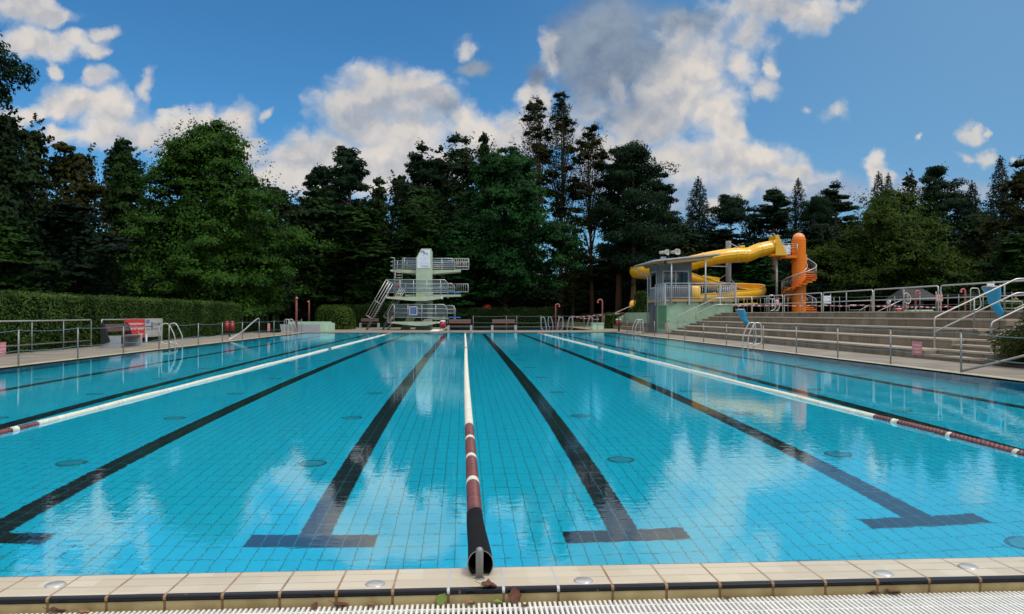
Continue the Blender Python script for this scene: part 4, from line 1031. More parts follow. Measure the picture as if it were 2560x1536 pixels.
# juniper bank etc. come with the plants; blue refuse bags on ring posts
def refuse_bag(label, x, y, z, h, blow):
    root = thing('refuse_bag_stand', label, 'refuse bag', (x, y, z), 'blue refuse bags on stands')
    MB().tube([(x, y, z), (x, y, z + h - .01)], .035, 8).build('post', 'dull_steel', root)
    MB().tube([(x - .2 + .23 * cos(t), y + .23 * sin(t), z + h) for t in np.linspace(0, 2 * pi, 25)[:-1]], .025, 6, 0, True).build('ring', 'dull_steel', root)
    MB().lathe([(.235, z + h + .02), (.235, z + h + .035), (.05, z + h + .05)], x - .2, y, 16).build('lid', 'galv', root)
    mb = MB(); n = 26; rows = 16; vs = []
    for i in range(rows):
        t = i / (rows - 1)
        cx = x - .2 + blow * (t ** 1.25) ; rad = .24 * (1 - t * .74) * (1 + .9 * max(0, t - .8)) ; ry = rad * (1 - .55 * t)
        zz = z + h - .02 - t * .86
        for j in range(n):
            a = 2 * pi * j / n; wr = 1 + .09 * sin(5 * a + 9 * t + 1.3) * (.3 + t) + .05 * sin(9 * a - 14 * t)
            vs.append((cx + rad * wr * cos(a) + .03 * sin(9 * t), y + ry * wr * sin(a), zz + (.10 * cos(a + .6) * (t ** 2)) * (1 if t > .4 else .5)))
    mb.add(vs, [(i * n + j, i * n + (j + 1) % n, (i + 1) * n + (j + 1) % n, (i + 1) * n + j) for i in range(rows - 1) for j in range(n)] + [tuple((rows - 1) * n + j for j in range(n))], 0, True)
    mb.build('bag', 'bag_blue', root)
refuse_bag('blue refuse bag blowing from a ring on the tiers above the pool ladder', 14.22, YA(1860, 14.22), STEP * 2 + .02, .92, .52)
refuse_bag('large blue refuse bag hanging behind the handrail of the near stair', 15.72, YA(2494, 15.72), STEP * 4 + .02, .93, .30)

# ------------------------------------------------------------------ upper lawn: signs, showers, pool fittings
def board(label, px0, px1, py0, py1, Y, m, text=None, post=True, name='notice_board'):
    x0, x1, z0, z1 = XA(px0, Y), XA(px1, Y), ZA((px0 + px1) / 2, py1, Y), ZA((px0 + px1) / 2, py0, Y)
    root = thing(name, label, 'sign', ((x0 + x1) / 2, Y, TOP))
    MB().box(x0, x1, Y - .012, Y + .012, z0, z1).build('panel', m, root)
    if post:
        for x in ((x0 + .03, x1 - .03) if post == 2 else (x1,)): MB().tube([(x, Y + .04, TOP - .01), (x, Y + .04, z1 + .1)], .022, 8).build('post', 'dull_steel', root)
    mb = MB(); W, H = x1 - x0, z1 - z0
    rr = random.Random(int(px0))
    if text == 'rules':
        for k in range(7):
            a = x0 + W * .08
            while a < x0 + W * .66: w = W * rr.uniform(.05, .12); mb.box(a, a + w, Y - .0155, Y - .013, z1 - H * (.16 + k * .11), z1 - H * (.13 + k * .11), 0); a += w + W * .03
        for q in (.3, .68): mb.add([(x0 + W * .83 + W * .08 * cos(2 * pi * i / 14), Y - .0155, z1 - H * q + W * .08 * sin(2 * pi * i / 14)) for i in range(14)], [tuple(range(14))[::-1]], 1)
    elif text == 'warn':
        for k in range(3):
            a = x0 + W * .12
            while a < x0 + W * .84: w = W * rr.uniform(.08, .16); mb.box(a, a + w, Y - .0155, Y - .013, z1 - H * (.32 + k * .24), z1 - H * (.18 + k * .24), 2); a += w + W * .05
    if text: mb.build('lettering', ['ink_grey', 'ink', 'white'], root)
    return root
board('white notice board with two round symbols behind the guard rail', 2058, 2077.5, 740, 759, 39, 'notice', 'rules')
board('red and white warning board between two guard rail posts', 2340, 2356.5, 735, 754, 31, 'red_pale', 'warn', 2)
board('small red warning board left of the orange tower', 1940.5, 1947.5, 748, 764, 46, 'red_pale', 'warn')
board('white narrow panel beside the blue bag at the right edge', 2495, 2502, 718, 747, 29, 'notice', None)
board('white square panel above the large blue bag', 2468, 2486, 709, 718, 31, 'white', None)
shower('hooked red shower pole behind the oval ring', XA(2289, 44), 44, TOP, 1.25, 'arc', 1, .055, .35)
shower('hooked red shower pole left of the big blue bag', XA(2413, 42), 42, TOP, 1.3, 'arc', -1, .052)
x, y = XA(2298, 46), 46
mb = MB(); mb.prism([(x - .75, TOP), (x - .72, TOP + .16), (x + .62, TOP + .17), (x + .75, TOP)], 'y', y - .4, y + .4)
tag(mb.build('foot_basin', 'pale_green'), 'pale green footbath kerb on the upper lawn behind the tiers', 'basin')
x, y = XA(2268, 41), 41
root = thing('oval_ring', 'oval steel ring on a post above the tiers', 'ring', (x, y, TOP))
MB().tube([(x + .20 * cos(t), y + .05 * sin(t), TOP + .76 + .29 * sin(t)) for t in np.linspace(0, 2 * pi, 28)[:-1]], .02, 7, 0, True).build('ring', 'steel', root)
MB().tube([(x + .04, y, TOP), (x + .04, y, TOP + .98)], .022, 7).build('post', 'dull_steel', root)
x, y = XA(2246.5, 48), 48
root = thing('cooler', 'red cooler with white lid standing on the upper lawn', 'cooler', (x, y, TOP))
MB().box(x - .14, x + .14, y - .11, y + .11, TOP, TOP + .22).build('tub', 'red', root); MB().box(x - .155, x + .155, y - .125, y + .125, TOP + .222, TOP + .28).build('lid', 'white', root)
mb = MB().ball((XA(2234, 48), 48, TOP + .13), (.13, .1, .16), 10, 8); mb.tube([(XA(2234, 48) - .06, 48, TOP + .26), (XA(2234, 48), 48, TOP + .36), (XA(2234, 48) + .06, 48, TOP + .26)], .012, 5)
tag(mb.build('bag', 'cloth_dark'), 'dark bag beside the red cooler', 'bag')
def small_rail(label, pxs, Y, top, slope=True):
    x0, x1 = XA(pxs[0], Y), XA(pxs[1], Y); root = thing('steel_railing', label, 'railing', (x0, Y, TOP), 'railings of the upper pool')
    MB().tube(fillet([(x0, Y, TOP), (x0, Y, TOP + top), (x1, Y, TOP + top), (x1, Y, TOP)], .08, 3), .022, 7).build('top_rail', 'steel', root)
    MB().tube([(x0, Y, TOP + top * .35), (x1, Y, TOP + top * .35)], .018, 6).build('lower_rail', 'dull_steel', root)
    if slope: xm = x0 + (x1 - x0) * .35; MB().tube([(xm, Y - .6, TOP + .05), (xm, Y - .6, TOP + top * .3), (x1, Y - .6, TOP + top), (x1, Y - .6, TOP)], .02, 6).build('sloping_rail', 'steel', root)
small_rail('low steel railing with a sloping bar left of the child', (2123, 2162), 50, .50)
small_rail('steel railing with a sloping bar before the woman at the right edge', (2494, 2556), 36, .52)
x0, x1 = XA(2190, 43), XA(2258, 43)
mb = MB().tube([(x0, 43, TOP + .0), (x1, 43, TOP + .75)], .024, 7); mb.tube([(x1, 43, TOP), (x1, 43, TOP + .75)], .02, 7)
tag(mb.build('ramp_rail', 'steel'), 'long slanted handrail crossing behind the child', 'rail')
for lab, px, Y, w, h in (('tall bent steel ladder hoop left of the large blue bag', 2440, 37, .55, 1.18), ('narrow steel hoop left of the orange tower', 1931, 46, .42, 1.05), ('small white hoop beside the red board left of the tower', 1943, 45.5, .3, .72)):
    x = XA(px, Y); root = thing('pool_ladder', lab, 'ladder', (x, Y, TOP), 'ladders of the upper pool')
    MB().tube(fillet([(x - w / 2, Y, TOP), (x - w / 2, Y, TOP + h), (x + w * .25, Y, TOP + h), (x + w / 2, Y, TOP + .3), (x + w * .1, Y, TOP + .12), (x - w * .3, Y, TOP + .1)], .12, 5), .026, 7).build('grab_rail', 'steel', root)
up = [(XA(px, Y), Y, TOP) for px, Y in ((1805, 50.5), (1838, 50), (1868, 49), (1901, 48), (1912, 47), (1970, 46), (2031, 45), (2085, 44), (2099, 43.5), (2178, 42), (2237, 41), (2300, 39.5), (2370, 38.5), (2397, 38), (2458, 36), (2478, 35.5), (2530, 34), (2600, 33))]
rope_fence('rope_fence', 'rope fence round the upper pool, seen through the guard rails', up, h=.92, r=.02, rr=.009, levels=(.88, .4))
root = thing('barrier_tape', 'red and white barrier tape strung along the upper pool', 'barrier tape', (XA(2100, 52), 52, TOP + .4))
def tape(root, pts, seg=.22, w=.07):
    P = [Vector(p) for p in pts]; mb = MB(); k = 0
    for a, b in zip(P, P[1:]):
        n = max(1, int((b - a).length / seg))
        for i in range(n):
            p, q = a.lerp(b, i / n), a.lerp(b, (i + 1) / n); s1, s2 = .06 * sin(pi * i / n), .06 * sin(pi * (i + 1) / n)
            mb.add([p + Vector((0, -.002, -w / 2 - s1)), q + Vector((0, -.002, -w / 2 - s2)), q + Vector((0, -.002, w / 2 - s2)), p + Vector((0, -.002, w / 2 - s1)), p + Vector((0, .002, -w / 2 - s1)), q + Vector((0, .002, -w / 2 - s2)), q + Vector((0, .002, w / 2 - s2)), p + Vector((0, .002, w / 2 - s1))],
                   [(0, 1, 2, 3), (7, 6, 5, 4), (0, 4, 5, 1), (3, 2, 6, 7)], k % 2); k += 1
    mb.build('tape', ['white', 'red'], root)
tp = [(1826, 52, .52), (1870, 52, .53), (1945, 52, .54), (2035, 51, .50), (2060, 50, .50), (2150, 48.5, .48), (2230, 46, .42), (2300, 43, .33), (2370, 41, .33), (2398, 40.5, .32)]
tape(root, [(XA(p, Y), Y, TOP + h) for p, Y, h in tp])
for p, Y, h in tp[::2]: MB().tube([(XA(p, Y), Y + .03, TOP), (XA(p, Y), Y + .03, TOP + h + .05)], .018, 6).build('stake', 'bark', root)
root = thing('barrier_tape', 'red and white barrier tape across the lawn behind the diving pool', 'barrier tape', (XA(1430, 72), 72, .4))
tp = [(1431, 72, .50), (1495, 68, .78), (1560, 66, 1.25)]
tape(root, [(XA(p, Y), Y, ZA(p, {1431: 791.5, 1495: 787.5, 1560: 782}[p], Y)) for p, Y, h in tp], .4, .065)
tape(root, [(XA(p, Y), Y, ZA(p, q, Y)) for p, q, Y in ((1431, 791.5, 72), (1480, 797, 68), (1497, 798, 66))], .4, .065)
for p, q, Y in ((1431, 791.5, 72), (1497, 787.5, 67.9), (1560, 782, 66)): MB().tube([(XA(p, Y), Y + .03, 0), (XA(p, Y), Y + .03, ZA(p, q, Y) + .05)], .025, 6).build('stake', 'bark', root)
# dark hut behind the upper lawn, red dome behind the hedge
Y = 78; x0, x1 = XA(2232, Y), XA(2330, Y); zt = ZA(2285, 722, Y); zb = ZA(2285, 752, Y)
root = thing('pavilion', 'dark grey pavilion with a hipped roof among the trees behind the child', 'pavilion', ((x0 + x1) / 2, Y, TOP))
mb = MB(); xa, xb = x0 + .9, x1 - 1.0
mb.add([(x0, Y - 2, zb), (x1, Y - 2, zb), (x1, Y + 2, zb), (x0, Y + 2, zb), (xa, Y, zt), (xb, Y, zt)], [(0, 1, 5, 4), (1, 2, 5), (2, 3, 4, 5), (3, 0, 4), (3, 2, 1, 0)])
mb.build('roof', 'tent', root)
for x in (x0 + .2, (x0 + x1) / 2, x1 - .2): MB().tube([(x, Y - 1.8, TOP), (x, Y - 1.8, zb)], .07, 6).build('post', 'bark', root)
MB().box(x0 + .1, x1 - .1, Y + 1.6, Y + 1.7, TOP, zb - .05).build('back_wall', 'cloth_dark', root)
x, y = XA(1217, 82), 82
mb = MB(); mb.lathe([(.50, 0), (.50, 1.7), (.48, 1.95), (.39, 2.16), (.24, 2.28), (.03, 2.33)], x, y, 20)
tag(mb.build('red_dome', 'red'), 'red dome-shaped cover showing above the long hedge', 'dome')

# ------------------------------------------------------------------ green base, lifeguard booth, lean-to roof
bx0, bx1, by0, by1 = 12.9, 17.2, 49.0, 53.8; zd0 = 2.08
root = thing('lifeguard_house', 'grey clad lifeguard booth with a sloping roof and balcony on a green base', 'building', (15, 51, 0))
mb = MB(); mb.prism([(bx0, 0), (bx0, zd0 - .004), (bx1, zd0 - .004), (bx1, 0)], 'y', by0, 51.6); mb.box(bx0 + .35, bx1, 51.6, by1, 0, zd0 - .005)
base = mb.build('base', 'wall_green', root)
MB().box(bx0 - .006, bx0 + .1, by0 + .12, by0 + 2.3, .32, 1.82).build('green_panel', 'panel_green', base)
mb = MB(); mb.box(bx0 + .02, bx0 + .34, 51.604, 52.35, .03, zd0 - .01); mb.box(bx0 + .02, bx0 + .34, 52.62, by1 - .02, .03, zd0 - .01); mb.box(bx0 + .02, bx0 + .34, 52.35, 52.62, 1.85, zd0 - .01)
mb.build('door', 'grey_dark', base)
mb = MB(); mb.box(bx0 + .25, bx0 + .33, 52.352, 52.618, .03, 1.84); mb.build('timber_reveal', 'wood_tan', base)
mb = MB(); mb.box(bx0 - .12, bx1 + .1, by0 - .14, by1 + .1, zd0, zd0 + .16)
deck = mb.build('balcony_floor', 'wood_tan', root)
mb = MB()
for y in (49.8, 50.7): mb.box(bx0 - .02, bx1, y, y + .08, zd0 - .14, zd0 - .005)
for x in (13.4, 14.2, 15.0, 15.8, 16.6): mb.box(x, x + .08, by0 - .11, by0 - .004, zd0 - .13, zd0 - .003)
mb.build('joists', 'wood_brown', root)
# booth walls with window openings
ax0, ax1, ay0, ay1, az0, az1 = bx0 + .02, 15.25, 51.45, 53.75, zd0 + .161, 4.78
mb = MB(); T = .1
wx0, wx1, wz0, wz1 = 13.28, 15.02, 3.06, 4.16
def wall_y(y, o0, o1):
    mb.box(ax0, o0, y, y + T, az0, az1); mb.box(o1, ax1, y, y + T, az0, az1); mb.box(o0, o1, y, y + T, az0, wz0); mb.box(o0, o1, y, y + T, wz1, az1)
def wall_x(x, o0, o1):
    mb.box(x, x + T, ay0 + T, o0, az0, az1); mb.box(x, x + T, o1, ay1 - T, az0, az1); mb.box(x, x + T, o0, o1, az0, wz0); mb.box(x, x + T, o0, o1, wz1, az1)
wall_y(ay0, wx0, wx1); wall_y(ay1 - T, wx0, wx1); wall_x(ax0, 51.75, 53.45); wall_x(ax1 - T, 51.75, 53.45)
mb.build('walls', 'cladding', root)
MB().box(ax0 + T, ax1 - T, ay0 + T, ay1 - T, az0 + .001, az0 + .03).build('booth_floor', 'grey_dark', root)
def window(axis, c, o0, o1, n, name='window'):
    f = MB(); t = .05
    def bx(a, b, z0, z1, d0, d1): (f.box(a, b, c + d0, c + d1, z0, z1) if axis == 'y' else f.box(c + d0, c + d1, a, b, z0, z1))
    d0, d1 = -.025, .06
    bx(o0 - .03, o0 + t, wz0 - .03, wz1 + .03, d0, d1); bx(o1 - t, o1 + .03, wz0 - .03, wz1 + .03, d0, d1); bx(o0 + t, o1 - t, wz0 - .03, wz0 + t, d0, d1); bx(o0 + t, o1 - t, wz1 - t, wz1 + .03, d0, d1)
    for k in range(1, n): m = o0 + (o1 - o0) * k / n; bx(m - .045, m + .045, wz0 + t, wz1 - t, d0, d1)
    fr = f.build(name, 'booth_trim', root)
    p = MB()
    (p.box(o0 + t, o1 - t, c + .02, c + .03, wz0 + t, wz1 - t) if axis == 'y' else p.box(c + .02, c + .03, o0 + t, o1 - t, wz0 + t, wz1 - t)).build('pane', 'glass', fr)
window('y', ay0, wx0, wx1, 2); window('y', ay1 - .05, wx0, wx1, 2); window('x', ax0, 51.75, 53.45, 1); window('x', ax1 - .05, 51.75, 53.45, 1)
MB().box(13.6, 14.7, 53.0, 53.3, 3.02, 3.06).build('desk', 'white', root)
# roof
rz = lambda x: 4.63 + (x - 12.05) * .1025
mb = MB(); mb.prism([(12.05, rz(12.05)), (12.05, rz(12.05) + .09), (16.3, rz(16.3) + .09), (16.3, rz(16.3))], 'y', 48.6, 54.4)
roof = mb.build('roof', 'roof_grey', root)
mb = MB(); mb.prism([(12.1, rz(12.1) - .03), (12.1, rz(12.1) - .003), (16.25, rz(16.25) - .003), (16.25, rz(16.25) - .03)], 'y', 48.66, 54.34)
for y in (48.75, 50.2, 51.8, 53.9): mb.prism([(12.7, rz(12.7) - .22), (12.5, rz(12.5) - .031), (15.9, rz(15.9) - .031), (15.7, rz(15.7) - .22)], 'y', y, y + .12)
mb.build('rafters', 'wood_tan', roof)
MB().tube([(12.02, 48.6, rz(12.05) + .02), (12.02, 54.4, rz(12.05) + .02)], .06, 8).build('gutter', 'galv', roof)
MB().tube(fillet([(12.02, 54.2, 4.6), (12.05, 54.2, 4.4), (bx0 - .06, 53.9, 3.95), (bx0 - .06, 53.9, .05)], .1, 4), .05, 8).build('downpipe', 'galv', root)
for x in (13.15, 15.35): MB().tube([(x, by0 - .2, zd0 - .25), (x, by0 - .2, rz(x))], .05, 8).build('roof_post', 'galv', root)
x = XA(1658, 51.6)
ch = MB().box(x - .16, x + .16, 51.4, 51.72, rz(x) + .05, rz(x) + .36).build('chimney', 'galv', roof)
MB().ball((12.75, 48.75, rz(12.75) - .16), (.12, .14, .11), 10, 8).build('floodlight', 'black', roof)
# balcony railing
mb = MB(); zt = zd0 + .16 + 1.0; yr = by0 - .17; xr = bx0 - .15
corner = [(bx1 + .12, 52.5, zt), (bx1 + .12, yr, zt), (xr, yr, zt), (xr, 51.4, zt)]
mb.tube(corner, .03, 7)
low = [(p[0], p[1], zd0 + .26) for p in corner]; mb.tube(low, .02, 6)
lowt = [(p[0], p[1], zt - .14) for p in corner]; mb.tube(lowt, .018, 6)
n = 34
for k in range(n + 1):
    xx = xr + (bx1 + .12 - xr) * k / n; mb.tube([(xx, yr, zd0 + .26), (xx, yr, zt - .14)], .014, 5)
for k in range(1, 18): yy = yr + (52.5 - yr) * k / 18; mb.tube([(bx1 + .12, yy, zd0 + .26), (bx1 + .12, yy, zt - .14)], .014, 5)
for k in range(1, 14): yy = yr + (51.4 - yr) * k / 14; mb.tube([(xr, yy, zd0 + .26), (xr, yy, zt - .14)], .014, 5)
mb.build('balcony_railing', 'galv', root)
mb = MB()
for xx in (xr, 13.15, 14.3, 15.35, 16.3, bx1 + .12): mb.box(xx - .045, xx + .045, yr - .03, yr + .04, zd0 - .22, zt - .03)
for yy in (49.4, 50.0, 50.7, 51.4): mb.box(xr - .03, xr + .04, yy - .045, yy + .045, zd0 - .22, zt - .03)
mb.build('railing_posts', 'galv', root)
# loudspeakers on the roof
def speaker(label, px, py, Y, turn):
    x, z = XA(px, Y), ZA(px, py, Y) - .03; root = thing('loudspeaker', label, 'loudspeaker', (x, Y, rz(x) + .09), 'horn loudspeakers on the roof')
    m = Matrix.Translation((x, Y, z)) @ Matrix.Rotation(turn, 4, 'Z'); mb = MB()
    prof = [(-.42, .10, .09), (-.18, .11, .10), (-.12, .10, .09), (.02, .17, .13), (.16, .26, .19), (.165, .235, .17), (.02, .12, .09)]
    n = 20; vs = []
    for yy, a, b in prof:
        for j in range(n):
            t = 2 * pi * j / n; c, s_ = cos(t), sin(t); k = (abs(c) ** 4 + abs(s_) ** 4) ** -.25
            vs.append(m @ Vector((a * c * k, -yy, b * s_ * k)))
    mb.add(vs, [(i * n + j, (i + 1) * n + j, (i + 1) * n + (j + 1) % n, i * n + (j + 1) % n) for i in range(len(prof) - 1) for j in range(n)] + [tuple(range(n)), tuple((len(prof) - 1) * n + j for j in range(n))[::-1]], 0, True)
    mb.build('horn', 'sign_grey', root)
    mb = MB(); mb.ball(m @ Vector((0, .02, 0)), (.07, .07, .07), 10, 6); mb.build('driver', 'white', root)
    MB().tube([(x + .2, Y + .05, rz(x) + .09), (x + .2, Y + .05, z - .2), (x, Y + .02, z - .08)], .03, 7).build('bracket', 'black', root)
speaker('left horn loudspeaker on the booth roof above the chimney', 1664, 630, 51.2, R(52)); speaker('right horn loudspeaker on the booth roof, facing the camera', 1690, 629, 51.2, R(30))

# green retaining walls and lower seat steps left of the booth
root = thing('retaining_wall', 'pale green retaining wall with two seat steps left of the booth', 'wall', (14, 56, 0))
MB().prism([(13.95, 0), (13.95, TOP + .03), (14.25, TOP + .03), (14.25, 0)], 'y', 53.85, 66.8).build('wall', 'wall_green', root)
mb = MB(); mb.prism([(12.82, 0), (12.82, .30), (13.40, .30), (13.40, .60), (13.948, .60), (13.948, 0)], 'y', 53.86, 68.0); mb.build('seat_steps', 'tier', root)
mb = MB(); mb.prism([(12.7, .0), (12.7, .62), (14.25, TOP + .04), (14.25, 0)], 'y', 66.81, 67.1); mb.build('sloping_wall', 'wall_green', root)
mb = MB(); mb.tube(fillet([(12.8, 66.95, .6), (12.8, 66.95, 1.25), (14.3, 66.95, 1.92), (14.5, 66.95, 1.92), (14.5, 66.95, 1.2)], .08, 3), .035, 7); mb.build('handrail', 'steel', root)

# ------------------------------------------------------------------ water slide and its tower
root = thing('water_slide', 'long yellow water slide winding behind the lifeguard booth', 'water slide', (XA(1760, 68), 68, TOP))
def W(px, py, Y): return Vector((XA(px, Y), Y, ZA(px, py, Y)))
raw = [W(1942, 617, 67.8), W(1925, 620, 67.7), W(1895, 627, 67.5), W(1870, 637, 67.4), W(1845, 637, 67.3), W(1810, 641, 67.2), W(1770, 648, 67.2), W(1720, 659, 67.4), W(1670, 668, 67.9), W(1625, 674, 68.8), W(1598, 677, 70.6), W(1592, 679, 72.6), W(1612, 681, 74.4), W(1650, 682, 75), W(1690, 684, 74.4), W(1725, 690, 73.2), W(1760, 702, 72.6), W(1800, 712, 72.4), W(1850, 719, 72.2), W(1886, 722, 71.2), W(1898, 725, 69.8), W(1880, 730, 68.3), W(1840, 735, 67.2), W(1800, 739, 66.8), W(1750, 743, 66.6), W(1690, 750, 66.8), W(1640, 757, 67.6), W(1604, 763, 68.6), W(1583, 768, 69.2)]
def smooth(P, n):
    out = []
    for i in range(len(P) - 1):
        p0, p1, p2, p3 = P[max(0, i - 1)], P[i], P[i + 1], P[min(len(P) - 1, i + 2)]
        for k in range(n):
            t = k / n; out.append(.5 * ((2 * p1) + (p2 - p0) * t + (2 * p0 - 5 * p1 + 4 * p2 - p3) * t * t + (3 * p1 - p0 - 3 * p2 + p3) * t ** 3))
    return out + [P[-1]]
path = smooth(raw, 5)
def sweep(path, a, b, prof, name, m, par, caps=True):
    P = path[a:b]; n = len(prof); vs = []
    for i, p in enumerate(P):
        t = (P[min(i + 1, len(P) - 1)] - P[max(i - 1, 0)]).normalized(); h = Vector((0, 0, 1)); sd_ = t.cross(h).normalized(); u = sd_.cross(t)
        # lean of the flume into its bends
        i0, i1 = max(i - 3, 0), min(i + 3, len(P) - 1); d1, d2 = (p - P[i0]), (P[i1] - p)
        cv = (d1.cross(d2)).z / max(1e-6, d1.length * d2.length) if d1.length and d2.length else 0
        ro = max(-.45, min(.45, cv * .9)); sd2, u2 = sd_ * cos(ro) + u * sin(ro), u * cos(ro) - sd_ * sin(ro)
        vs += [p + sd2 * x + u2 * y for x, y in prof]
    fs = [(i * n + j, i * n + (j + 1) % n, (i + 1) * n + (j + 1) % n, (i + 1) * n + j) for i in range(len(P) - 1) for j in range(n)]
    mb = MB(); mb.add(vs, fs, 0, True)
    if caps: o = 0; mb.f += [tuple(range(n))[::-1], tuple((len(P) - 1) * n + j for j in range(n))]; mb.mi += [0, 0]; mb.sm += [False, False]
    return mb.build(name, m, par)
RO, RI = .62, .56
full = [(RO * cos(t), RO * sin(t)) for t in np.linspace(0, 2 * pi, 29)[:-1]]
half = [(RO * cos(t), RO * sin(t) - .05) for t in np.linspace(R(-195), R(15), 22)] + [(RO * cos(R(15)) + .05, .16), (RO * cos(R(15)) + .05, .20), (RI * cos(R(15)), .20)] + [(RI * cos(t), RI * sin(t) - .03) for t in np.linspace(R(13), R(-193), 20)] + [(-RI * cos(R(15)), .20), (-RO * cos(R(15)) - .05, .20), (-RO * cos(R(15)) - .05, .16)]
SPLIT = 5 * 7
sweep(path, 0, SPLIT + 1, full, 'tube', 'yellow', root)
sweep(path, SPLIT - 2, 5 * 26 + 1, half, 'flume', 'yellow', root, False)
sweep(path, 5 * 26 - 2, len(path), full, 'end_tube', 'yellow', root)
def flange(i, r, name='flange', w=.05):
    p = path[i]; t = (path[min(i + 1, len(path) - 1)] - path[max(i - 1, 0)]).normalized(); h = Vector((0, 0, 1)); s_ = t.cross(h).normalized(); u = s_.cross(t)
    mb = MB(); n = 28; vs = []
    for k in (-w, w):
        vs += [p + t * k + s_ * (r * cos(2 * pi * j / n)) + u * (r * sin(2 * pi * j / n)) for j in range(n)]
    mb.add(vs, [(j, (j + 1) % n, n + (j + 1) % n, n + j) for j in range(n)] + [tuple(range(n))[::-1], tuple(n + j for j in range(n))], 0, False)
    return mb.build(name, 'yellow_edge', root)
for i in (9, 16, 21, 31): flange(i, RO + .035)
flange(len(path) - 5, RO + .04)
# seam line along the tube
def seam(a, b, off, z):
    pts = []
    for i in range(a, b):
        t = (path[i + 1] - path[max(0, i - 1)]).normalized(); s_ = t.cross(Vector((0, 0, 1))).normalized(); pts.append(path[i] + s_ * off + Vector((0, 0, z)))
    MB().tube(pts, .028, 6).build('seam', 'yellow_edge', root)
seam(1, SPLIT, -RO - .005, .02); seam(1, SPLIT, RO + .005, .02)
p = path[19]; MB().box(p.x - .05, p.x + .35, p.y - .25, p.y + .25, p.z + RO - .03, p.z + RO + .18).build('vent_box', 'yellow_edge', root)
# start box at the tower
x0, x1, Yp = XA(1930, 67.8), XA(1960, 67.8), 67.8
za, zb = ZA(1940, 640, Yp), ZA(1940, 598, Yp)
mb = MB(); xl = XA(1931, Yp); mb.prism([(xl, za), (xl, zb + .25), (xl + .25, zb + .30), (xl + .95, za + .25), (xl + 1.05, za)], 'y', Yp - .78, Yp - .70); mb.prism([(xl, za), (xl, zb + .25), (xl + .25, zb + .30), (xl + .95, za + .25), (xl + 1.05, za)], 'y', Yp + .70, Yp + .78)
mb.box(xl + .0, xl + .06, Yp - .70, Yp + .70, zb - .1, zb + .24); mb.box(xl, xl + 1.0, Yp - .7, Yp + .7, za - .06, za + .02)
mb.build('start_box', 'yellow', root)
MB().tube([(xl - .02, Yp + .7 * cos(t), zb + .18 + .3 * sin(t)) for t in np.linspace(0, pi, 12)], .035, 7).build('start_hoop', 'steel', root)
q = W(1735, 682, 72.6)
mb = MB(); mb.prism([(XA(1757, 71.9), ZA(1757, 692, 71.9)), (XA(1757, 71.9), ZA(1757, 690, 71.9)), (XA(1757, 71.9) - .0, ZA(1757, 691, 71.9) + .1), (XA(1799, 71.9), ZA(1799, 697, 71.9) + .1), (XA(1799, 71.9), ZA(1799, 706, 71.9))], 'y', 71.85, 71.9)
mb.build('splash_guard', 'yellow_edge', root)
# posts and struts of the slide
Yp = 70.2; xp = XA(1821.5, Yp)
pl = MB().tube([(xp, Yp, TOP - .02), (xp, Yp, ZA(1821, 603, Yp))], .24, 14).build('support_post', 'timber', root)
mb = MB()
for (pa, pya, Ya), (pb, pyb, Yb) in (((1821, 667, 70.2), (1766, 666, 67.5)), ((1821, 655, 70.2), (1888, 648, 67.5)), ((1821, 657, 70.2), (1856, 655, 67.5)), ((1821, 606, 70.2), (1848, 620, 67.6)), ((1821, 684, 70.2), (1798, 698, 72.4)), ((1821, 706, 70.2), (1860, 720, 72.2)), ((1821, 748, 70.2), (1840, 747, 67.2)), ((1821, 690, 70.2), (1842, 716, 72.2))):
    mb.tube([W(pa, pya, Ya), W(pb, pyb, Yb)], .045, 6)
mb.build('strut', 'galv', root)
mb = MB(); mb.tube([W(1800, 744, 66.2), W(1894, 742, 66.2), W(1894, 759, 66.2), W(1800, 763, 66.2)], .05, 6); mb.build('splash_frame', 'yellow_edge', root)
mb = MB(); mb.lathe([(.42, 2.4), (.55, 2.9), (.50, 3.5), (.42, 3.7), (.40, 3.4), (.46, 2.9), (.36, 2.45)], XA(1736, 65.5), 65.5, 18); mb.build('entry_hood', 'yellow_edge', root)

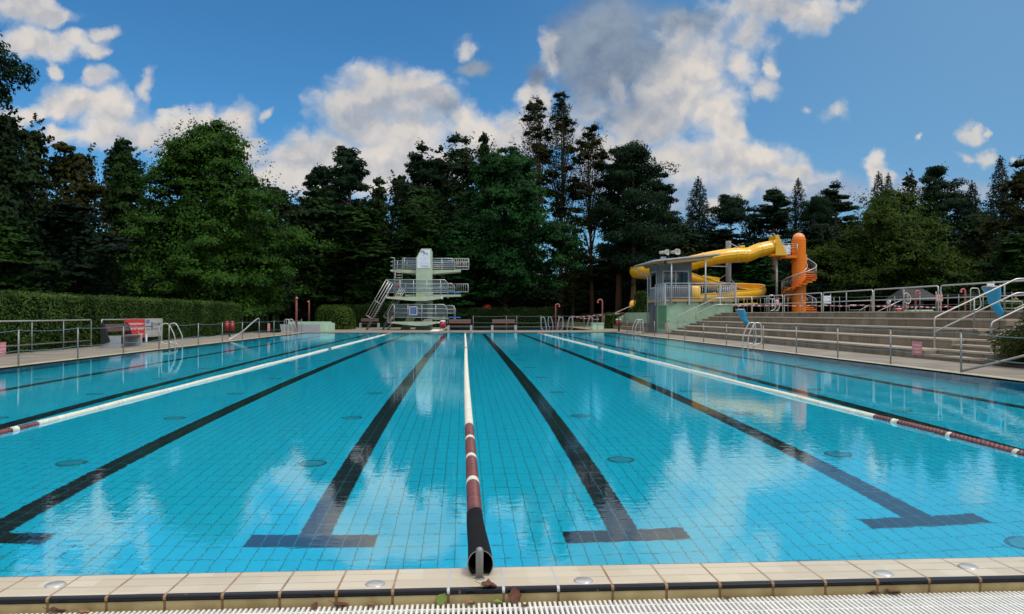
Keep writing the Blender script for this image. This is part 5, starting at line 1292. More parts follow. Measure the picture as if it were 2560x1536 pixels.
# spiral stair tower
TX_, TYY = XA(1997.5, 68), 68.0; zt = ZA(1997, 583, 68)
root = thing('slide_tower', 'orange ribbed column with a spiral staircase, start of the water slide', 'slide tower', (TX_, TYY, TOP))
prof = []; z = TOP - .02; r = .60; ztop = zt - .62
while z < ztop: prof += [(r, z), (r, min(ztop, z + .235)), (r - .022, min(ztop, z + .245)), (r - .022, min(ztop, z + .255))]; z += .26
prof += [(r, ztop), (r - .02, ztop + .10), (r * .92, ztop + .12)]
mb = MB(); mb.lathe(prof, TX_, TYY, 28, 0, False); mb.build('column', 'orange', root)
MB().lathe([(r * .90 * cos(t), ztop + .12 + .52 * sin(t)) for t in np.linspace(0, pi / 2 - .02, 9)], TX_, TYY, 28).build('dome', 'orange_dome', root)
zp = ZA(1965, 640, 68); n = 25; mb = MB(); bal = MB(); hand = []; inner = []
for k in range(n):
    dg_ = -30 + 500 * k / n; a0 = R(dg_); a1 = a0 + R(24); z = float(np.interp(dg_, [-30, 180, 270, 360, 455], [TOP + .18, 3.4, 4.15, 4.95, zp])); ri, ro = .56, 1.52
    pts = [(ri, a0), (ro, a0), (ro, (a0 + a1) / 2), (ro, a1), (ri, a1)]
    vs = [(TX_ + q * cos(t), TYY + q * sin(t), z - .10) for q, t in pts] + [(TX_ + q * cos(t), TYY + q * sin(t), z) for q, t in pts]
    mb.add(vs, [(4, 3, 2, 1, 0), (5, 6, 7, 8, 9)] + [(i, (i + 1) % 5, 5 + (i + 1) % 5, 5 + i) for i in range(5)])
    for f in (0.15, .5, .85):
        t = a0 + R(20) * f; b = (TX_ + 1.48 * cos(t), TYY + 1.48 * sin(t), z); bal.tube([b, (b[0], b[1], z + .92)], .012, 5)
    hand.append((TX_ + 1.48 * cos(a0 + R(10)), TYY + 1.48 * sin(a0 + R(10)), z + .95)); inner.append((TX_ + .72 * cos(a0 + R(10)), TYY + .72 * sin(a0 + R(10)), z + .95))
mb.build('steps', 'orange', root); bal.build('balusters', 'dull_steel', root)
hr = MB().tube(smooth([Vector(h) for h in hand], 3), .038, 8).build('handrail', 'steel', root)
MB().tube(smooth([Vector(h) for h in inner], 3), .03, 8).build('handrail', 'steel', root)
xl, xr_ = XA(1947, 67.8), TX_ - .5
MB().box(xl, xr_, TYY - .75, TYY + .75, zp - .22, zp).build('platform', 'orange', root)
mb = MB()
for yy in (TYY - .72, TYY + .72):
    for zz in (.35, .68, .85, 1.02): mb.tube([(xl, yy, zp + zz), (xr_ + .1, yy, zp + zz)], .022, 6)
    for xx in (xl + .05, (xl + xr_) / 2, xr_ + .05): mb.tube([(xx, yy, zp), (xx, yy, zp + 1.02)], .024, 6)
mb.build('platform_railing', 'steel', root)
mb = MB(); mb.box(XA(1958, 67.2), XA(1976.5, 67.2), TYY - .78, TYY - .76, zp + .08, zp + .82); sg = mb.build('rules_sign', 'notice', root)
mb = MB(); a, b = XA(1958, 67.2), XA(1976.5, 67.2); rr = random.Random(3)
for k in range(6): mb.box(a + .06, a + .06 + rr.uniform(.2, .34), TYY - .7835, TYY - .781, zp + .72 - k * .1, zp + .75 - k * .1)
for q in (.25, .60): mb.add([(b - .12 + .07 * cos(2 * pi * i / 12), TYY - .7835, zp + q + .07 * sin(2 * pi * i / 12)) for i in range(12)], [tuple(range(12))[::-1]])
mb.build('lettering', 'ink_grey', sg)
MB().tube([(XA(1942, 67.6), 67.6, TOP - .02), (XA(1942, 67.6), 67.6, zp - .2)], .10, 10).build('support_post', 'dull_steel', root)
# small outdoor taps left of the tower
x, y = XA(1931, 55), 55
mb = MB().tube([(x, y, TOP), (x, y, TOP + 1.02)], .03, 7); mb.tube([(x - .22, y, TOP + 1.0), (x + .12, y, TOP + .97)], .035, 7); mb.ball((x + .12, y, TOP + .94), (.06, .06, .05), 8, 6)
tag(mb.build('garden_lamp', 'galv'), 'thin grey pole with a flat head left of the orange tower', 'lamp')

# ------------------------------------------------------------------ people
def skin_mesh(verts, edges, radii, mat_, name, parent, sub=2):
    me = bpy.data.meshes.new(name); off = parent_origin(parent)
    me.from_pydata([Vector(v) - off for v in verts], edges, []); o = bpy.data.objects.new('tmp_body', me); COL.objects.link(o)
    sk = o.modifiers.new('s', 'SKIN'); sk.use_smooth_shade = True
    for i, r_ in enumerate(radii): me.skin_vertices[0].data[i].radius = r_ if isinstance(r_, tuple) else (r_, r_)
    me.skin_vertices[0].data[0].use_root = True
    o.modifiers.new('u', 'SUBSURF').render_levels = sub; o.modifiers['u'].levels = sub
    dg = bpy.context.evaluated_depsgraph_get(); nm = bpy.data.meshes.new_from_object(o.evaluated_get(dg)); nm.name = name
    bpy.data.objects.remove(o); nm.materials.clear(); nm.materials.append(M[mat_])
    ob = bpy.data.objects.new(name, nm); COL.objects.link(ob); ob.parent = parent
    return ob
def person(label, x, y, z, H, yaw, shirt=None, pants='denim', arms='down', stride=.0, lean=0.0, hair='hair', long_hair=False, top='shirt'):
    root = thing('person', label, 'person', (x, y, z))
    def p(a, b, c):          # a right, b forward, c up in units of height
        b2 = b + max(0, c - .5) * lean
        return Vector((x + (a * cos(yaw) - b2 * sin(yaw)) * H, y + (a * sin(yaw) + b2 * cos(yaw)) * H, z + c * H))
    V, E, Rr = [], [], []
    def add(pt, r, parent=None):
        V.append(pt); Rr.append(r * H if not isinstance(r, tuple) else (r[0] * H, r[1] * H))
        if parent is not None: E.append((parent, len(V) - 1))
        return len(V) - 1
    pel = add(p(0, 0, .53), (.085, .065)); wa = add(p(0, 0, .62), (.072, .055), pel); chst = add(p(0, .005, .74), (.090, .062), wa); nk = add(p(0, 0, .83), .034, chst); hb = add(p(0, .01, .87), .040, nk); hd = add(p(0, .015, .925), (.050, .058), hb); ht = add(p(0, .010, .975), .036, hd)
    hands = []; limbs = {}
    for s in (-1, 1):
        hip = add(p(s * .052, 0, .49), .055, pel); f = s * stride
        kn = add(p(s * .058, .02 + f * .8, .28 + (abs(f) * .25 if s > 0 else 0)), .036, hip); an = add(p(s * .055, f * .55 - .02, .045 + (abs(f) * .45 if s > 0 else 0)), .022, kn); to = add(p(s * .065, f * .55 + .075, .018 + (abs(f) * .45 if s > 0 else 0)), .018, an)
        limbs['leg', s] = (hip, kn, an)
        sh = add(p(s * .105, 0, .800), .036, chst)
        if arms == 'down': el, wr = (s * .135, -.02, .64), (s * .14, .03, .50)
        elif arms == 'front': el, wr = (s * .135, .01, .65), (s * .045, .12, .66)
        else: el, wr = (s * .15, .05, .68), (s * .17, .15, .66)
        e_ = add(p(*el), .025, sh); w_ = add(p(*wr), .018, e_); hands.append((V[w_], (V[w_] - V[e_]).normalized(), s)); limbs['arm', s] = (sh, e_, w_)
    body = skin_mesh(V, E, Rr, 'skin', 'body', root)
    hm = MB()
    for w_, d, s in hands:           # palm and five fingers
        sd_ = Vector((cos(yaw), sin(yaw), 0)); k = H * .01
        hm.tube([w_, w_ + d * 2.5 * k, w_ + d * 5.2 * k], [1.5 * k, 2.3 * k, 2.1 * k], 8)
        for q, l in zip((-1.6, -.55, .5, 1.5), (3.4, 4.1, 3.8, 2.9)):
            b = w_ + d * 5 * k + sd_ * q * k; hm.tube([b, b + d * l * .55 * k, b + d * l * k + Vector((0, 0, -.7 * k))], [.55 * k, .5 * k, .4 * k], 6)
        b = w_ + d * 2 * k - sd_ * s * 2 * k; hm.tube([b, b + d * 1.6 * k - sd_ * s * 1.0 * k, b + d * 3.2 * k - sd_ * s * 1.2 * k], [.75 * k, .6 * k, .45 * k], 6)
    o = hm.build('hands', 'skin', root)
    # face
    fm = MB(); c = p(0, .07, .92)
    fm.ball(p(0, .074, .915), (.009 * H, .012 * H, .014 * H), 8, 6, 0)
    for s in (-1, 1): fm.ball(p(s * .02, .064, .935), .006 * H, 8, 6, 1); fm.ball(p(s * .056, .01, .92), (.008 * H, .014 * H, .018 * H), 8, 6, 0)
    fm.tube([p(-.015, .066, .895), p(0, .07, .893), p(.015, .066, .895)], .003 * H, 5, 2)
    fm.build('face', ['skin', 'cloth_dark', 'pink_red'], root)
    hr = MB(); hr.ball(p(0, -.002, .95), (.060 * H, .062 * H, .050 * H), 14, 10)
    if long_hair: hr.tube([p(0, -.04, .96), p(0, -.065, .88), p(0, -.065, .78)], [.045 * H, .05 * H, .03 * H], 10)
    hr.build('hair', hair, root)
    g_ = 1.0
    if shirt:
        vs = [p(0, 0, .55), p(0, 0, .62), p(0, .005, .74), p(0, 0, .815)]; es = [(0, 1), (1, 2), (2, 3)]; rs = [(.092 * H, .074 * H), (.084 * H, .066 * H), (.100 * H, .072 * H), (.062 * H, .05 * H)]
        if top == 'shirt':
            for s in (-1, 1):
                vs.append(p(s * .105, 0, .800)); rs.append(.045 * H); es.append((2, len(vs) - 1)); a = limbs['arm', s]; vs.append(V[a[0]].lerp(V[a[1]], .75)); rs.append(.036 * H); es.append((len(vs) - 2, len(vs) - 1))
        skin_mesh(vs, es, rs, shirt, top, root)
    vs = [p(0, 0, .57), p(0, 0, .51)]; es = [(0, 1)]; rs = [(.086 * H, .068 * H), (.090 * H, .074 * H)]
    for s in (-1, 1):
        a = limbs['leg', s]; vs.append(V[a[0]] + Vector((0, 0, -.01 * H))); rs.append(.066 * H); es.append((1, len(vs) - 1)); vs.append(V[a[0]].lerp(V[a[1]], .55)); rs.append(.054 * H); es.append((len(vs) - 2, len(vs) - 1))
    skin_mesh(vs, es, rs, pants, 'shorts', root)
    return root
zst = float(np.interp(388, [-30, 180, 270, 360, 455], [TOP + .18, 3.4, 4.15, 4.95, zp]))
aa = R(388)
person('person in coral swim shorts climbing the spiral stair of the orange tower', TX_ + 1.02 * cos(aa), TYY + 1.02 * sin(aa), zst, 1.55, aa, None, 'cloth_coral', 'reach', .10, .25)
person('child in a white shirt and dark shorts walking behind the guard rail', XA(2221.5, 52), 52, TOP, 1.02, R(-70), 'cloth_white', 'cloth_khaki', 'down', .06, .1)
person('woman in a dark top and light denim shorts at the right picture edge', XA(2539, 56), 56, TOP, 1.32, R(150), 'cloth_dark', 'denim', 'front', .03, .05, 'hair', True, 'tank_top')
person('person in dark clothes with bare legs behind the oval ring', XA(2267, 46.8), 46.8, TOP, 1.15, R(170), 'cloth_dark', 'cloth_dark', 'front', .05, .0)
# ------------------------------------------------------------------ vegetation
rng = np.random.default_rng(11)
def leaf_mesh(name, C, Nn, L, m, aspect=.55, axis=None, soft=None):
    """one small rhombic leaf per centre, facing Nn; axis = wanted long direction"""
    C = np.asarray(C, float); n = len(C)
    if soft is not None:
        soft = soft / (np.linalg.norm(soft, axis=1, keepdims=True) + 1e-9) + np.array([0, 0, .30]); soft /= np.linalg.norm(soft, axis=1, keepdims=True); Nn = soft + rng.normal(size=(n, 3)) * .42
        Nn[:, 2] -= .18 * (soft[:, 2] > .6)
    Nn = Nn / (np.linalg.norm(Nn, axis=1, keepdims=True) + 1e-9)
    a = rng.normal(size=(n, 3)) if axis is None else axis + rng.normal(size=(n, 3)) * .25
    t = a - Nn * (a * Nn).sum(1, keepdims=True); t /= np.linalg.norm(t, axis=1, keepdims=True) + 1e-9
    b = np.cross(Nn, t); L = np.broadcast_to(np.asarray(L, float), (n,))[:, None]
    k = Nn * L * .10
    v = np.stack([C - t * L * .5, C - b * L * aspect * .5 + k - t * L * .05, C + t * L * .5, C + b * L * aspect * .5 + k - t * L * .05], 1).reshape(-1, 3)
    me = bpy.data.meshes.new(name); me.vertices.add(4 * n); me.vertices.foreach_set('co', v.ravel())
    me.loops.add(4 * n); me.loops.foreach_set('vertex_index', np.arange(4 * n, dtype=np.int32))
    me.polygons.add(n); me.polygons.foreach_set('loop_start', np.arange(0, 4 * n, 4, dtype=np.int32)); me.update(calc_edges=True); me.validate()
    if soft is not None:              # leaves of one clump share the clump's rounded shading
        sn = soft / (np.linalg.norm(soft, axis=1, keepdims=True) + 1e-9) * .55 + Nn * .45; sn /= np.linalg.norm(sn, axis=1, keepdims=True) + 1e-9
        me.polygons.foreach_set('use_smooth', np.ones(n, bool)); me.normals_split_custom_set_from_vertices(np.repeat(sn, 4, 0))
    me.materials.append(m); return me
def unit(n):
    v = rng.normal(size=(n, 3)); return v / np.linalg.norm(v, axis=1, keepdims=True)
LM = {k: leaf_mat('leaves_' + k, *v) for k, v in dict(
    dark=((00.0044, 00.0130, 00.0044), (00.0159, 00.0361, 00.0094)), deep=((00.0029, 00.0101, 00.0058), (00.0094, 00.0260, 00.0108)), mid=((00.0072, 00.0245, 00.0050), (00.0260, 00.0679, 00.0101)),
    fresh=((.0120, .0400, .0055), (.0440, .1120, .0120)), emerald=((00.0050, 00.0260, 00.0072), (00.0173, 00.0759, 00.0144)), yellow=((.0120, .0330, .0035), (.0500, .0820, .0070)), brown=((00.0116, 00.0159, 00.0029), (00.0405, 00.0448, 00.0065)),
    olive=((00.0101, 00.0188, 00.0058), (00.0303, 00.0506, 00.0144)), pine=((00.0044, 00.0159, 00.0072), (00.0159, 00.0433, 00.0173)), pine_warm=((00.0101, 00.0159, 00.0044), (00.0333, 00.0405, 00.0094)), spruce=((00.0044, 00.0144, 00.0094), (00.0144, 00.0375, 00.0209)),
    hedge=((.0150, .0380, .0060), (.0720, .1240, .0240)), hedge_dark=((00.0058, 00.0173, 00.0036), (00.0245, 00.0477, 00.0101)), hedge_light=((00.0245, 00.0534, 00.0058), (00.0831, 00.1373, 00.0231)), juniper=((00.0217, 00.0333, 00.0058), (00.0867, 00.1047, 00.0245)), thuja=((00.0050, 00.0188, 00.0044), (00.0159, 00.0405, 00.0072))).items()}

def trunk_mesh(H, r, top=.9, bend=.02, limbs=(), m='bark'):
    mb = MB(); k = 8; ph = random.random() * 6
    axis = lambda t: Vector((H * bend * sin(ph + 2.2 * t), H * bend * cos(ph * 1.3 + 2 * t) - H * bend * cos(ph * 1.3), H * t)) - Vector((H * bend * sin(ph), 0, 0))
    mb.tube([axis(t * top) for t in np.linspace(0, 1, k)], [r * (1.25 if i == 0 else 1) * (1 - .82 * i / (k - 1)) for i in range(k)], 9)
    for (t, e) in limbs:
        a = axis(t); e = Vector(e); mid = a.lerp(e, .5) + Vector((0, 0, .06 * (e - a).length))
        rr = r * (1 - .82 * t / top) * .45
        mb.tube([a, mid, e], [rr, rr * .6, rr * .2], 6)
    return mb

def decid(H, W, z0, nl=12000, nc=150, leaf=.30, shape=None, seed=0, droop=.1, dens=.6, skirt=0.0):
    """crown of a broadleaf tree: leaf clumps on branches through the volume, wispy outline. returns leaf arrays + limb ends"""
    global rng
    rng = np.random.default_rng(seed); random.seed(seed)
    prof = shape or [(0, .45), (.12, .8), (.3, 1.0), (.55, .88), (.75, .62), (.9, .33), (1, .08)]
    tt, rr = zip(*prof)
    lob = rng.uniform(0, 2 * pi, 6)
    def rad(t, a): return W * .5 * np.interp(t, tt, rr) * (1 + .17 * np.sin(2 * a + lob[0] + 6 * t) + .15 * np.sin(3 * a + lob[1] - 11 * t) + .11 * np.sin(5 * a + lob[2] + 17 * t))
    nb = max(14, nc // 8); t = rng.uniform(.02, 1, nb * 4); keep = rng.uniform(0, 1, nb * 4) < np.interp(t, tt, rr) * .75 + .22; t = t[keep][:nb]; nb = len(t)
    a = np.cumsum(rng.uniform(1.6, 3.0, nb)); q = rng.uniform(.35, .82, nb)
    rb = W * (.12 + .085 * rng.uniform(0, 1, nb)) * (1.0 - .42 * t); R_ = np.maximum(0, rad(t, a) - rb * .75) * np.clip(q + .3, 0, 1)
    B = np.stack([R_ * np.cos(a), R_ * np.sin(a), z0 + (H - z0) * np.minimum(t, 1 - rb * .55 / (H - z0)) - droop * R_], 1)
    wgt = rb ** 2; cnt = np.maximum(60, nl * wgt / wgt.sum()).astype(int)
    Cs, Ns, Ls, Ss = [], [], [], []
    for i in range(nb):
        k = cnt[i]; nk = 9
        cd = unit(nk); cd[:, 2] = np.abs(cd[:, 2]) * .9 - .12; out = np.array([cos(a[i]), sin(a[i]), .15])
        cc = B[i] + cd * rb[i] * rng.uniform(.55, 1.0, (nk, 1)) * np.array([1.08, 1.08, .92]) + out * rb[i] * rng.uniform(0, .35, (nk, 1))
        cc[:, 2] -= .16 * np.linalg.norm(cc[:, :2] - B[i][:2], axis=1)
        w = rng.integers(0, nk, k); d = unit(k); d[:, 2] = np.where(d[:, 2] < -.2, -d[:, 2] * .7, d[:, 2])
        s = rb[i] * .40 * (np.abs(rng.normal(size=(k, 1))) * .45 + .45)
        p = cc[w] + d * s * np.array([1.1, 1.1, .85])
        Cs.append(p); Ns.append(d * .6 + np.array([0, 0, .65]) + rng.normal(size=(k, 3)) * .38); Ls.append(leaf * rng.uniform(.5, 1.25, k)); Ss.append(d * .75 + (p - B[i]) / rb[i] * .6 + np.array([0, 0, .25]))
    P, cr = B, rb
    k = nl // 5; tf = rng.uniform(.02, .92, k); af = rng.uniform(0, 2 * pi, k); rf = rad(tf, af) * rng.uniform(.2, .8, k)
    Cs.append(np.stack([rf * np.cos(af), rf * np.sin(af), z0 + (H - z0) * tf], 1)); Ns.append(rng.normal(size=(k, 3)) + np.array([0, 0, .4])); Ls.append(leaf * rng.uniform(.8, 1.4, k)); Ss.append(np.stack([np.cos(af), np.sin(af), tf * .6], 1))
    nt_ = max(22, nc // 3); tw_t = rng.uniform(.25, 1, nt_); ta = rng.uniform(0, 2 * pi, nt_)
    for i in range(nt_):
        r0 = rad(tw_t[i], ta[i]); b = np.array([r0 * cos(ta[i]), r0 * sin(ta[i]), z0 + (H - z0) * tw_t[i]]); ln = W * rng.uniform(.05, .13)
        dv = np.array([cos(ta[i]), sin(ta[i]), rng.uniform(.0, 1.3) + tw_t[i] * .8]); dv /= np.linalg.norm(dv); k = 16
        Cs.append(b + dv * (ln * rng.uniform(-.4, 1, k))[:, None] + rng.normal(size=(k, 3)) * .12 * W / 9); Ns.append(rng.normal(size=(k, 3)) + np.array([0, 0, .8])); Ls.append(leaf * rng.uniform(.5, 1.0, k)); Ss.append(np.tile(dv + np.array([0, 0, .3]), (k, 1)))
    big = np.argsort(-cr)[:26]; limbs = [(float(np.clip((P[i][2] / H) * .62, .12, .8)), tuple(P[i])) for i in big]
    return np.concatenate(Cs), np.concatenate(Ns), np.concatenate(Ls), limbs, np.concatenate(Ss)
def pine(H, W, z0, nl=9000, leaf=.34, seed=0, flat=True, wild=.35):
    """Scots pine: bare trunk, uneven boughs with flat needle pads"""
    global rng
    rng = np.random.default_rng(seed); random.seed(seed); nb = int(34 + H * 1.3); Cs, Ns, Ls, limbs, Ss = [], [], [], [], []
    for i in range(nb):
        t = rng.uniform(0, 1) ** .85; z = z0 + (H * .97 - z0) * t; a = rng.uniform(0, 2 * pi)
        w = (np.interp(t, [0, .25, .6, .85, 1], [.55, 1, .9, .62, .22]) if flat else np.interp(t, [0, .15, .6, .85, 1], [.6, 1, .85, .55, .15])) * W * .5 * rng.uniform(.55, 1.12)
        e = np.array([w * cos(a), w * sin(a), z + w * rng.uniform(-.05, .30)]); limbs.append((min(.9, z / H * .95), tuple(e)))
        npad = 3
        for j in range(npad):
            f = (.45, .75, 1.0)[j]; c = np.array([w * f * cos(a), w * f * sin(a), z + (e[2] - z) * f]) + rng.normal(size=3) * W * .03
            k = max(10, int(nl / nb / npad * rng.uniform(.6, 1.4))); s = W * (rng.uniform(.10, .17) if flat else rng.uniform(.09, .15)) * (1.15 - .35 * t)
            d = unit(k) * rng.uniform(.3, 1, k)[:, None] ** .5
            Cs.append(c + d * s * np.array([1.2, 1.2, .55 if flat else .85])); Ns.append(d * .5 + np.array([0, 0, .5]) + rng.normal(size=(k, 3)) * .6); Ls.append(leaf * rng.uniform(.6, 1.3, k)); Ss.append(d + np.array([.35 * cos(a), .35 * sin(a), .3]))
    k = 160; Cs.append(np.array([0, 0, H * .955]) + rng.normal(size=(k, 3)) * np.array([W * .055, W * .055, H * .018])); Ns.append(rng.normal(size=(k, 3)) + np.array([0, 0, .5])); Ls.append(np.full(k, leaf)); Ss.append(rng.normal(size=(k, 3)) * .5 + np.array([0, 0, .8]))
    return np.concatenate(Cs), np.concatenate(Ns), np.concatenate(Ls), limbs, np.concatenate(Ss)
def spruce(H, W, z0, nl=8000, leaf=.36, seed=0):
    """conical spruce: whorls of drooping boughs that thin to a spike"""
    global rng
    rng = np.random.default_rng(seed); random.seed(seed); Cs, Ns, Ls, limbs, Ss = [], [], [], [], []; z = z0; zs = []
    while z < H * .985: zs.append(z); z += .34 + .2 * (1 - z / H) + rng.uniform(-.1, .1)
    tot = sum((1 - (z - z0) / (H - z0)) ** .9 + .05 for z in zs)
    for z in zs:
        t = (z - z0) / (H - z0); w = W * .5 * ((1 - t) ** .82 + .03); nb = max(4, int(6 + 6 * (1 - t))); ph = rng.uniform(0, 6)
        for b in range(nb):
            a = ph + 2 * pi * b / nb + rng.normal() * .2; l = w * rng.uniform(.62, 1.12); k = max(5, int(nl / tot * ((1 - t) ** .9 + .05) / nb))
            f = rng.uniform(.12, 1, k) ** .7; side = rng.normal(size=k) * .24 * l * (1.15 - f)
            dr = -.30 * l * f ** 1.3 + .16 * l * f ** 4
            Cs.append(np.stack([l * f * cos(a) - side * sin(a), l * f * sin(a) + side * cos(a), z + dr + rng.normal(size=k) * .16 - np.abs(rng.normal(size=k)) * .16 * (1 - t)], 1)); Ns.append(rng.normal(size=(k, 3)) * .45 + np.array([0, 0, .8])); Ls.append(leaf * rng.uniform(.6, 1.2, k) * (.6 + .4 * (1 - t))); Ss.append(np.tile([cos(a), sin(a), .7], (k, 1)) + rng.normal(size=(k, 3)) * .25)
            if b % 3 == 0: limbs.append((z / H, (l * .8 * cos(a), l * .8 * sin(a), z - .15 * l)))
    k = 26; Cs.append(np.stack([rng.normal(size=k) * .05, rng.normal(size=k) * .05, H * rng.uniform(.93, 1.0, k)], 1)); Ns.append(rng.normal(size=(k, 3))); Ls.append(np.full(k, leaf * .7)); Ss.append(rng.normal(size=(k, 3)))
    return np.concatenate(Cs), np.concatenate(Ns), np.concatenate(Ls), limbs, np.concatenate(Ss)

PROTO = {}
def plant_tree(name, label, px, Y, py_top, half_px, kind, leafk, zg=0.0, z0=.15, seed=1, nl=11000, leaf=.30, shape=None, proto=None, bark='bark', rt=None, nc=270, rot=None, group=None):
    X = XA(px, Y); H = ZA(px, py_top, Y) - zg; W_ = 2 * half_px * zd(px, Y) / FPX
    root = thing(name, label, 'tree', (X, Y, zg), group)
    key = (kind, proto) if proto else None
    if key and key in PROTO: H0, W0, trunk, crown = PROTO[key]
    else:
        H0, W0 = H, W_
        if kind == 'decid': A = decid(H, W_, H * z0, int(nl * 2.0), nc, leaf, shape, seed)
        elif kind == 'pine': A = pine(H, W_, H * z0, int(nl * 2.3), leaf, seed)
        elif kind == 'highpine': A = decid(H, W_ * 1.05, H * z0, int(nl * 2.6), 250, leaf * .68, [(0, .35), (.12, .62), (.3, .95), (.5, 1), (.7, .82), (.86, .55), (.95, .3), (1, .1)], seed, -.05)
        else: A = spruce(H, W_, H * z0, int(nl * 2.4), leaf, seed)
        C_, N_, L_, limbs, S_ = A
        crown = leaf_mesh('crown', C_, N_, L_ * (1.2 if kind == 'decid' else 1.0 if kind == 'pine' else 1.15), LM[leafk], .66 if kind == 'decid' else .42, None, S_)
        t_ = trunk_mesh(H, rt or H * .018, .93 if kind != 'decid' else .8, .012, limbs); tmp = t_.build('trunk', bark); trunk = tmp.data; bpy.data.objects.remove(tmp)
        if key: PROTO[key] = (H0, W0, trunk, crown)
    for n_, me in (('trunk', trunk), ('crown', crown)):
        o = bpy.data.objects.new(n_, me); COL.objects.link(o); o.parent = root
        o.scale = (W_ / W0, W_ / W0, H / H0); o.rotation_euler = (0, 0, rot if rot is not None else (seed * 2.4) % 6.28)
        if n_ == 'crown':
            o.material_slots[0].link = 'OBJECT'; o.material_slots[0].material = LM[leafk]
    return root
U_ = TOP
T = plant_tree
conic = [(0, .5), (.1, .85), (.25, 1.0), (.45, .84), (.65, .62), (.82, .40), (.93, .2), (1, .04)]
skirted = [(0, .80), (.08, .98), (.2, 1.0), (.36, .90), (.5, .86), (.63, .76), (.76, .66), (.86, .54), (.94, .36), (1, .12)]
round_ = [(0, .5), (.15, .85), (.4, 1.0), (.65, .92), (.85, .62), (.95, .35), (1, .12)]
tallov = [(0, .65), (.12, .9), (.35, 1), (.6, .85), (.8, .6), (.93, .34), (1, .1)]
# heroes, each with a crown of its own
T('broadleaf_tree', 'bright green tree with skirted crown standing behind the hedge at left', 522, 60, 322, 205, 'decid', 'fresh', 0, .10, 3, 46000, .20, skirted, None, nc=520)
T('broadleaf_tree', 'large emerald tree with a visible trunk behind the long hedge, right of the diving tower', 1262, 84, 372, 150, 'decid', 'emerald', 0, .16, 5, 32000, .27, [(0, .55), (.1, .85), (.25, 1), (.5, .92), (.72, .72), (.88, .45), (1, .1)], None, nc=440)
T('broadleaf_tree', 'yellowish green rounded tree behind the guard rails right of the orange tower', 2225, 88, 478, 178, 'decid', 'yellow', U_, .08, 8, 32000, .27, [(0, .8), (.12, 1), (.35, .97), (.6, .8), (.8, .52), (.93, .28), (1, .08)], None, nc=420)
T('pine_tree', 'left one of the two tallest pines, thin reddish trunk', 1338, 100, 243, 47, 'highpine', 'pine_warm', 0, .52, 12, 9000, .36, None, None, 'bark_pine', .26)
T('pine_tree', 'tallest pine with a broad crown and pale reddish trunk', 1402, 101, 233, 54, 'highpine', 'pine_warm', 0, .45, 14, 11000, .36, None, None, 'bark_pine', .34)
T('pine_tree', 'third tall pine, lower and looser, right of the tallest one', 1480, 99, 312, 58, 'highpine', 'pine_warm', 0, .46, 16, 9000, .36, None, None, 'bark_pine', .27)
# left edge to centre
T('broadleaf_tree', 'tall dark tree at the left picture edge', 5, 42, 248, 95, 'decid', 'dark', 0, .04, 21, 22000, .24, tallov, None, nc=220)
T('pine_tree', 'pine outside the left picture edge, only a branch tip shows against the sky', -140, 44, 60, 165, 'pine', 'pine', 0, .79, 22, 9000, .3, None, 'p1', 'bark_pine')
T('broadleaf_tree', 'grey green loose tree rising behind the dark tree at the left edge', 82, 56, 292, 62, 'decid', 'olive', 0, .15, 23, 9000, .24, tallov, 'd1')
T('broadleaf_tree', 'brownish green tree, third from the left edge', 188, 60, 352, 105, 'decid', 'brown', 0, .08, 24, 14000, .26, round_, 'd2', nc=170)
T('broadleaf_tree', 'dark green tree between the brownish and the bright green tree', 310, 66, 352, 72, 'decid', 'mid', 0, .08, 25, 12000, .28, tallov, 'd3')
T('pine_tree', 'flat pine top poking out above the dark green tree at left', 306, 72, 343, 48, 'pine', 'pine', 0, .55, 26, 6000, .3, None, 'p2', 'bark_pine')
T('broadleaf_tree', 'low spreading dark tree above the hedge at left', 178, 46, 505, 150, 'decid', 'deep', 0, .06, 27, 16000, .22, round_, 'd2')
T('broadleaf_tree', 'low green tree at the left edge above the hedge', 20, 36, 545, 95, 'decid', 'mid', 0, .05, 28, 12000, .2, round_, 'd3')
T('broadleaf_tree', 'deep shaded tree left of the bright green one', 362, 72, 500, 75, 'decid', 'dark', 0, .05, 29, 9000, .3, round_, 'd1')
T('broadleaf_tree', 'shaded tree directly right of the bright green one', 690, 76, 452, 100, 'decid', 'dark', 0, .05, 31, 9000, .3, round_, 'd2')
T('broadleaf_tree', 'dark rounded tree under the flat-topped pines', 800, 82, 470, 95, 'decid', 'mid', 0, .05, 32, 9000, .3, round_, 'd3')
T('pine_tree', 'flat-topped dark pine standing out against the big white cloud', 868, 92, 368, 68, 'pine', 'pine', 0, .42, 33, 9500, .36, None, None, 'bark_pine')
T('pine_tree', 'smaller pine with drooping boughs left of the flat-topped one', 800, 94, 410, 46, 'pine', 'pine', 0, .48, 34, 6500, .36, None, 'p2', 'bark_pine')
T('broadleaf_tree', 'slim light green tree between the pines and the diving tower', 945, 86, 445, 62, 'decid', 'olive', 0, .05, 35, 9000, .3, conic, 'd4')
T('broadleaf_tree', 'dark tree filling the dip between the slim light tree and the ragged pine', 1000, 100, 425, 60, 'decid', 'dark', 0, .05, 70, 9000, .3, round_, 'd2')
T('broadleaf_tree', 'green tree above the left stairs of the diving tower', 905, 80, 500, 92, 'decid', 'mid', 0, .04, 36, 9000, .3, round_, 'd1')
T('pine_tree', 'dark pine with a narrow ragged top above the diving tower', 1052, 96, 346, 52, 'pine', 'pine', 0, .28, 37, 10000, .36, None, 'p3', 'bark_pine')
T('broadleaf_tree', 'tall dark oak with a jagged top right above the diving tower', 1158, 98, 340, 92, 'decid', 'dark', 0, .1, 38, 15000, .32, tallov, 'd5', nc=380)
T('broadleaf_tree', 'dark oak just right of the jagged one, reaching the big cloud', 1212, 102, 335, 55, 'decid', 'dark', 0, .2, 39, 9000, .34, tallov, 'd4')
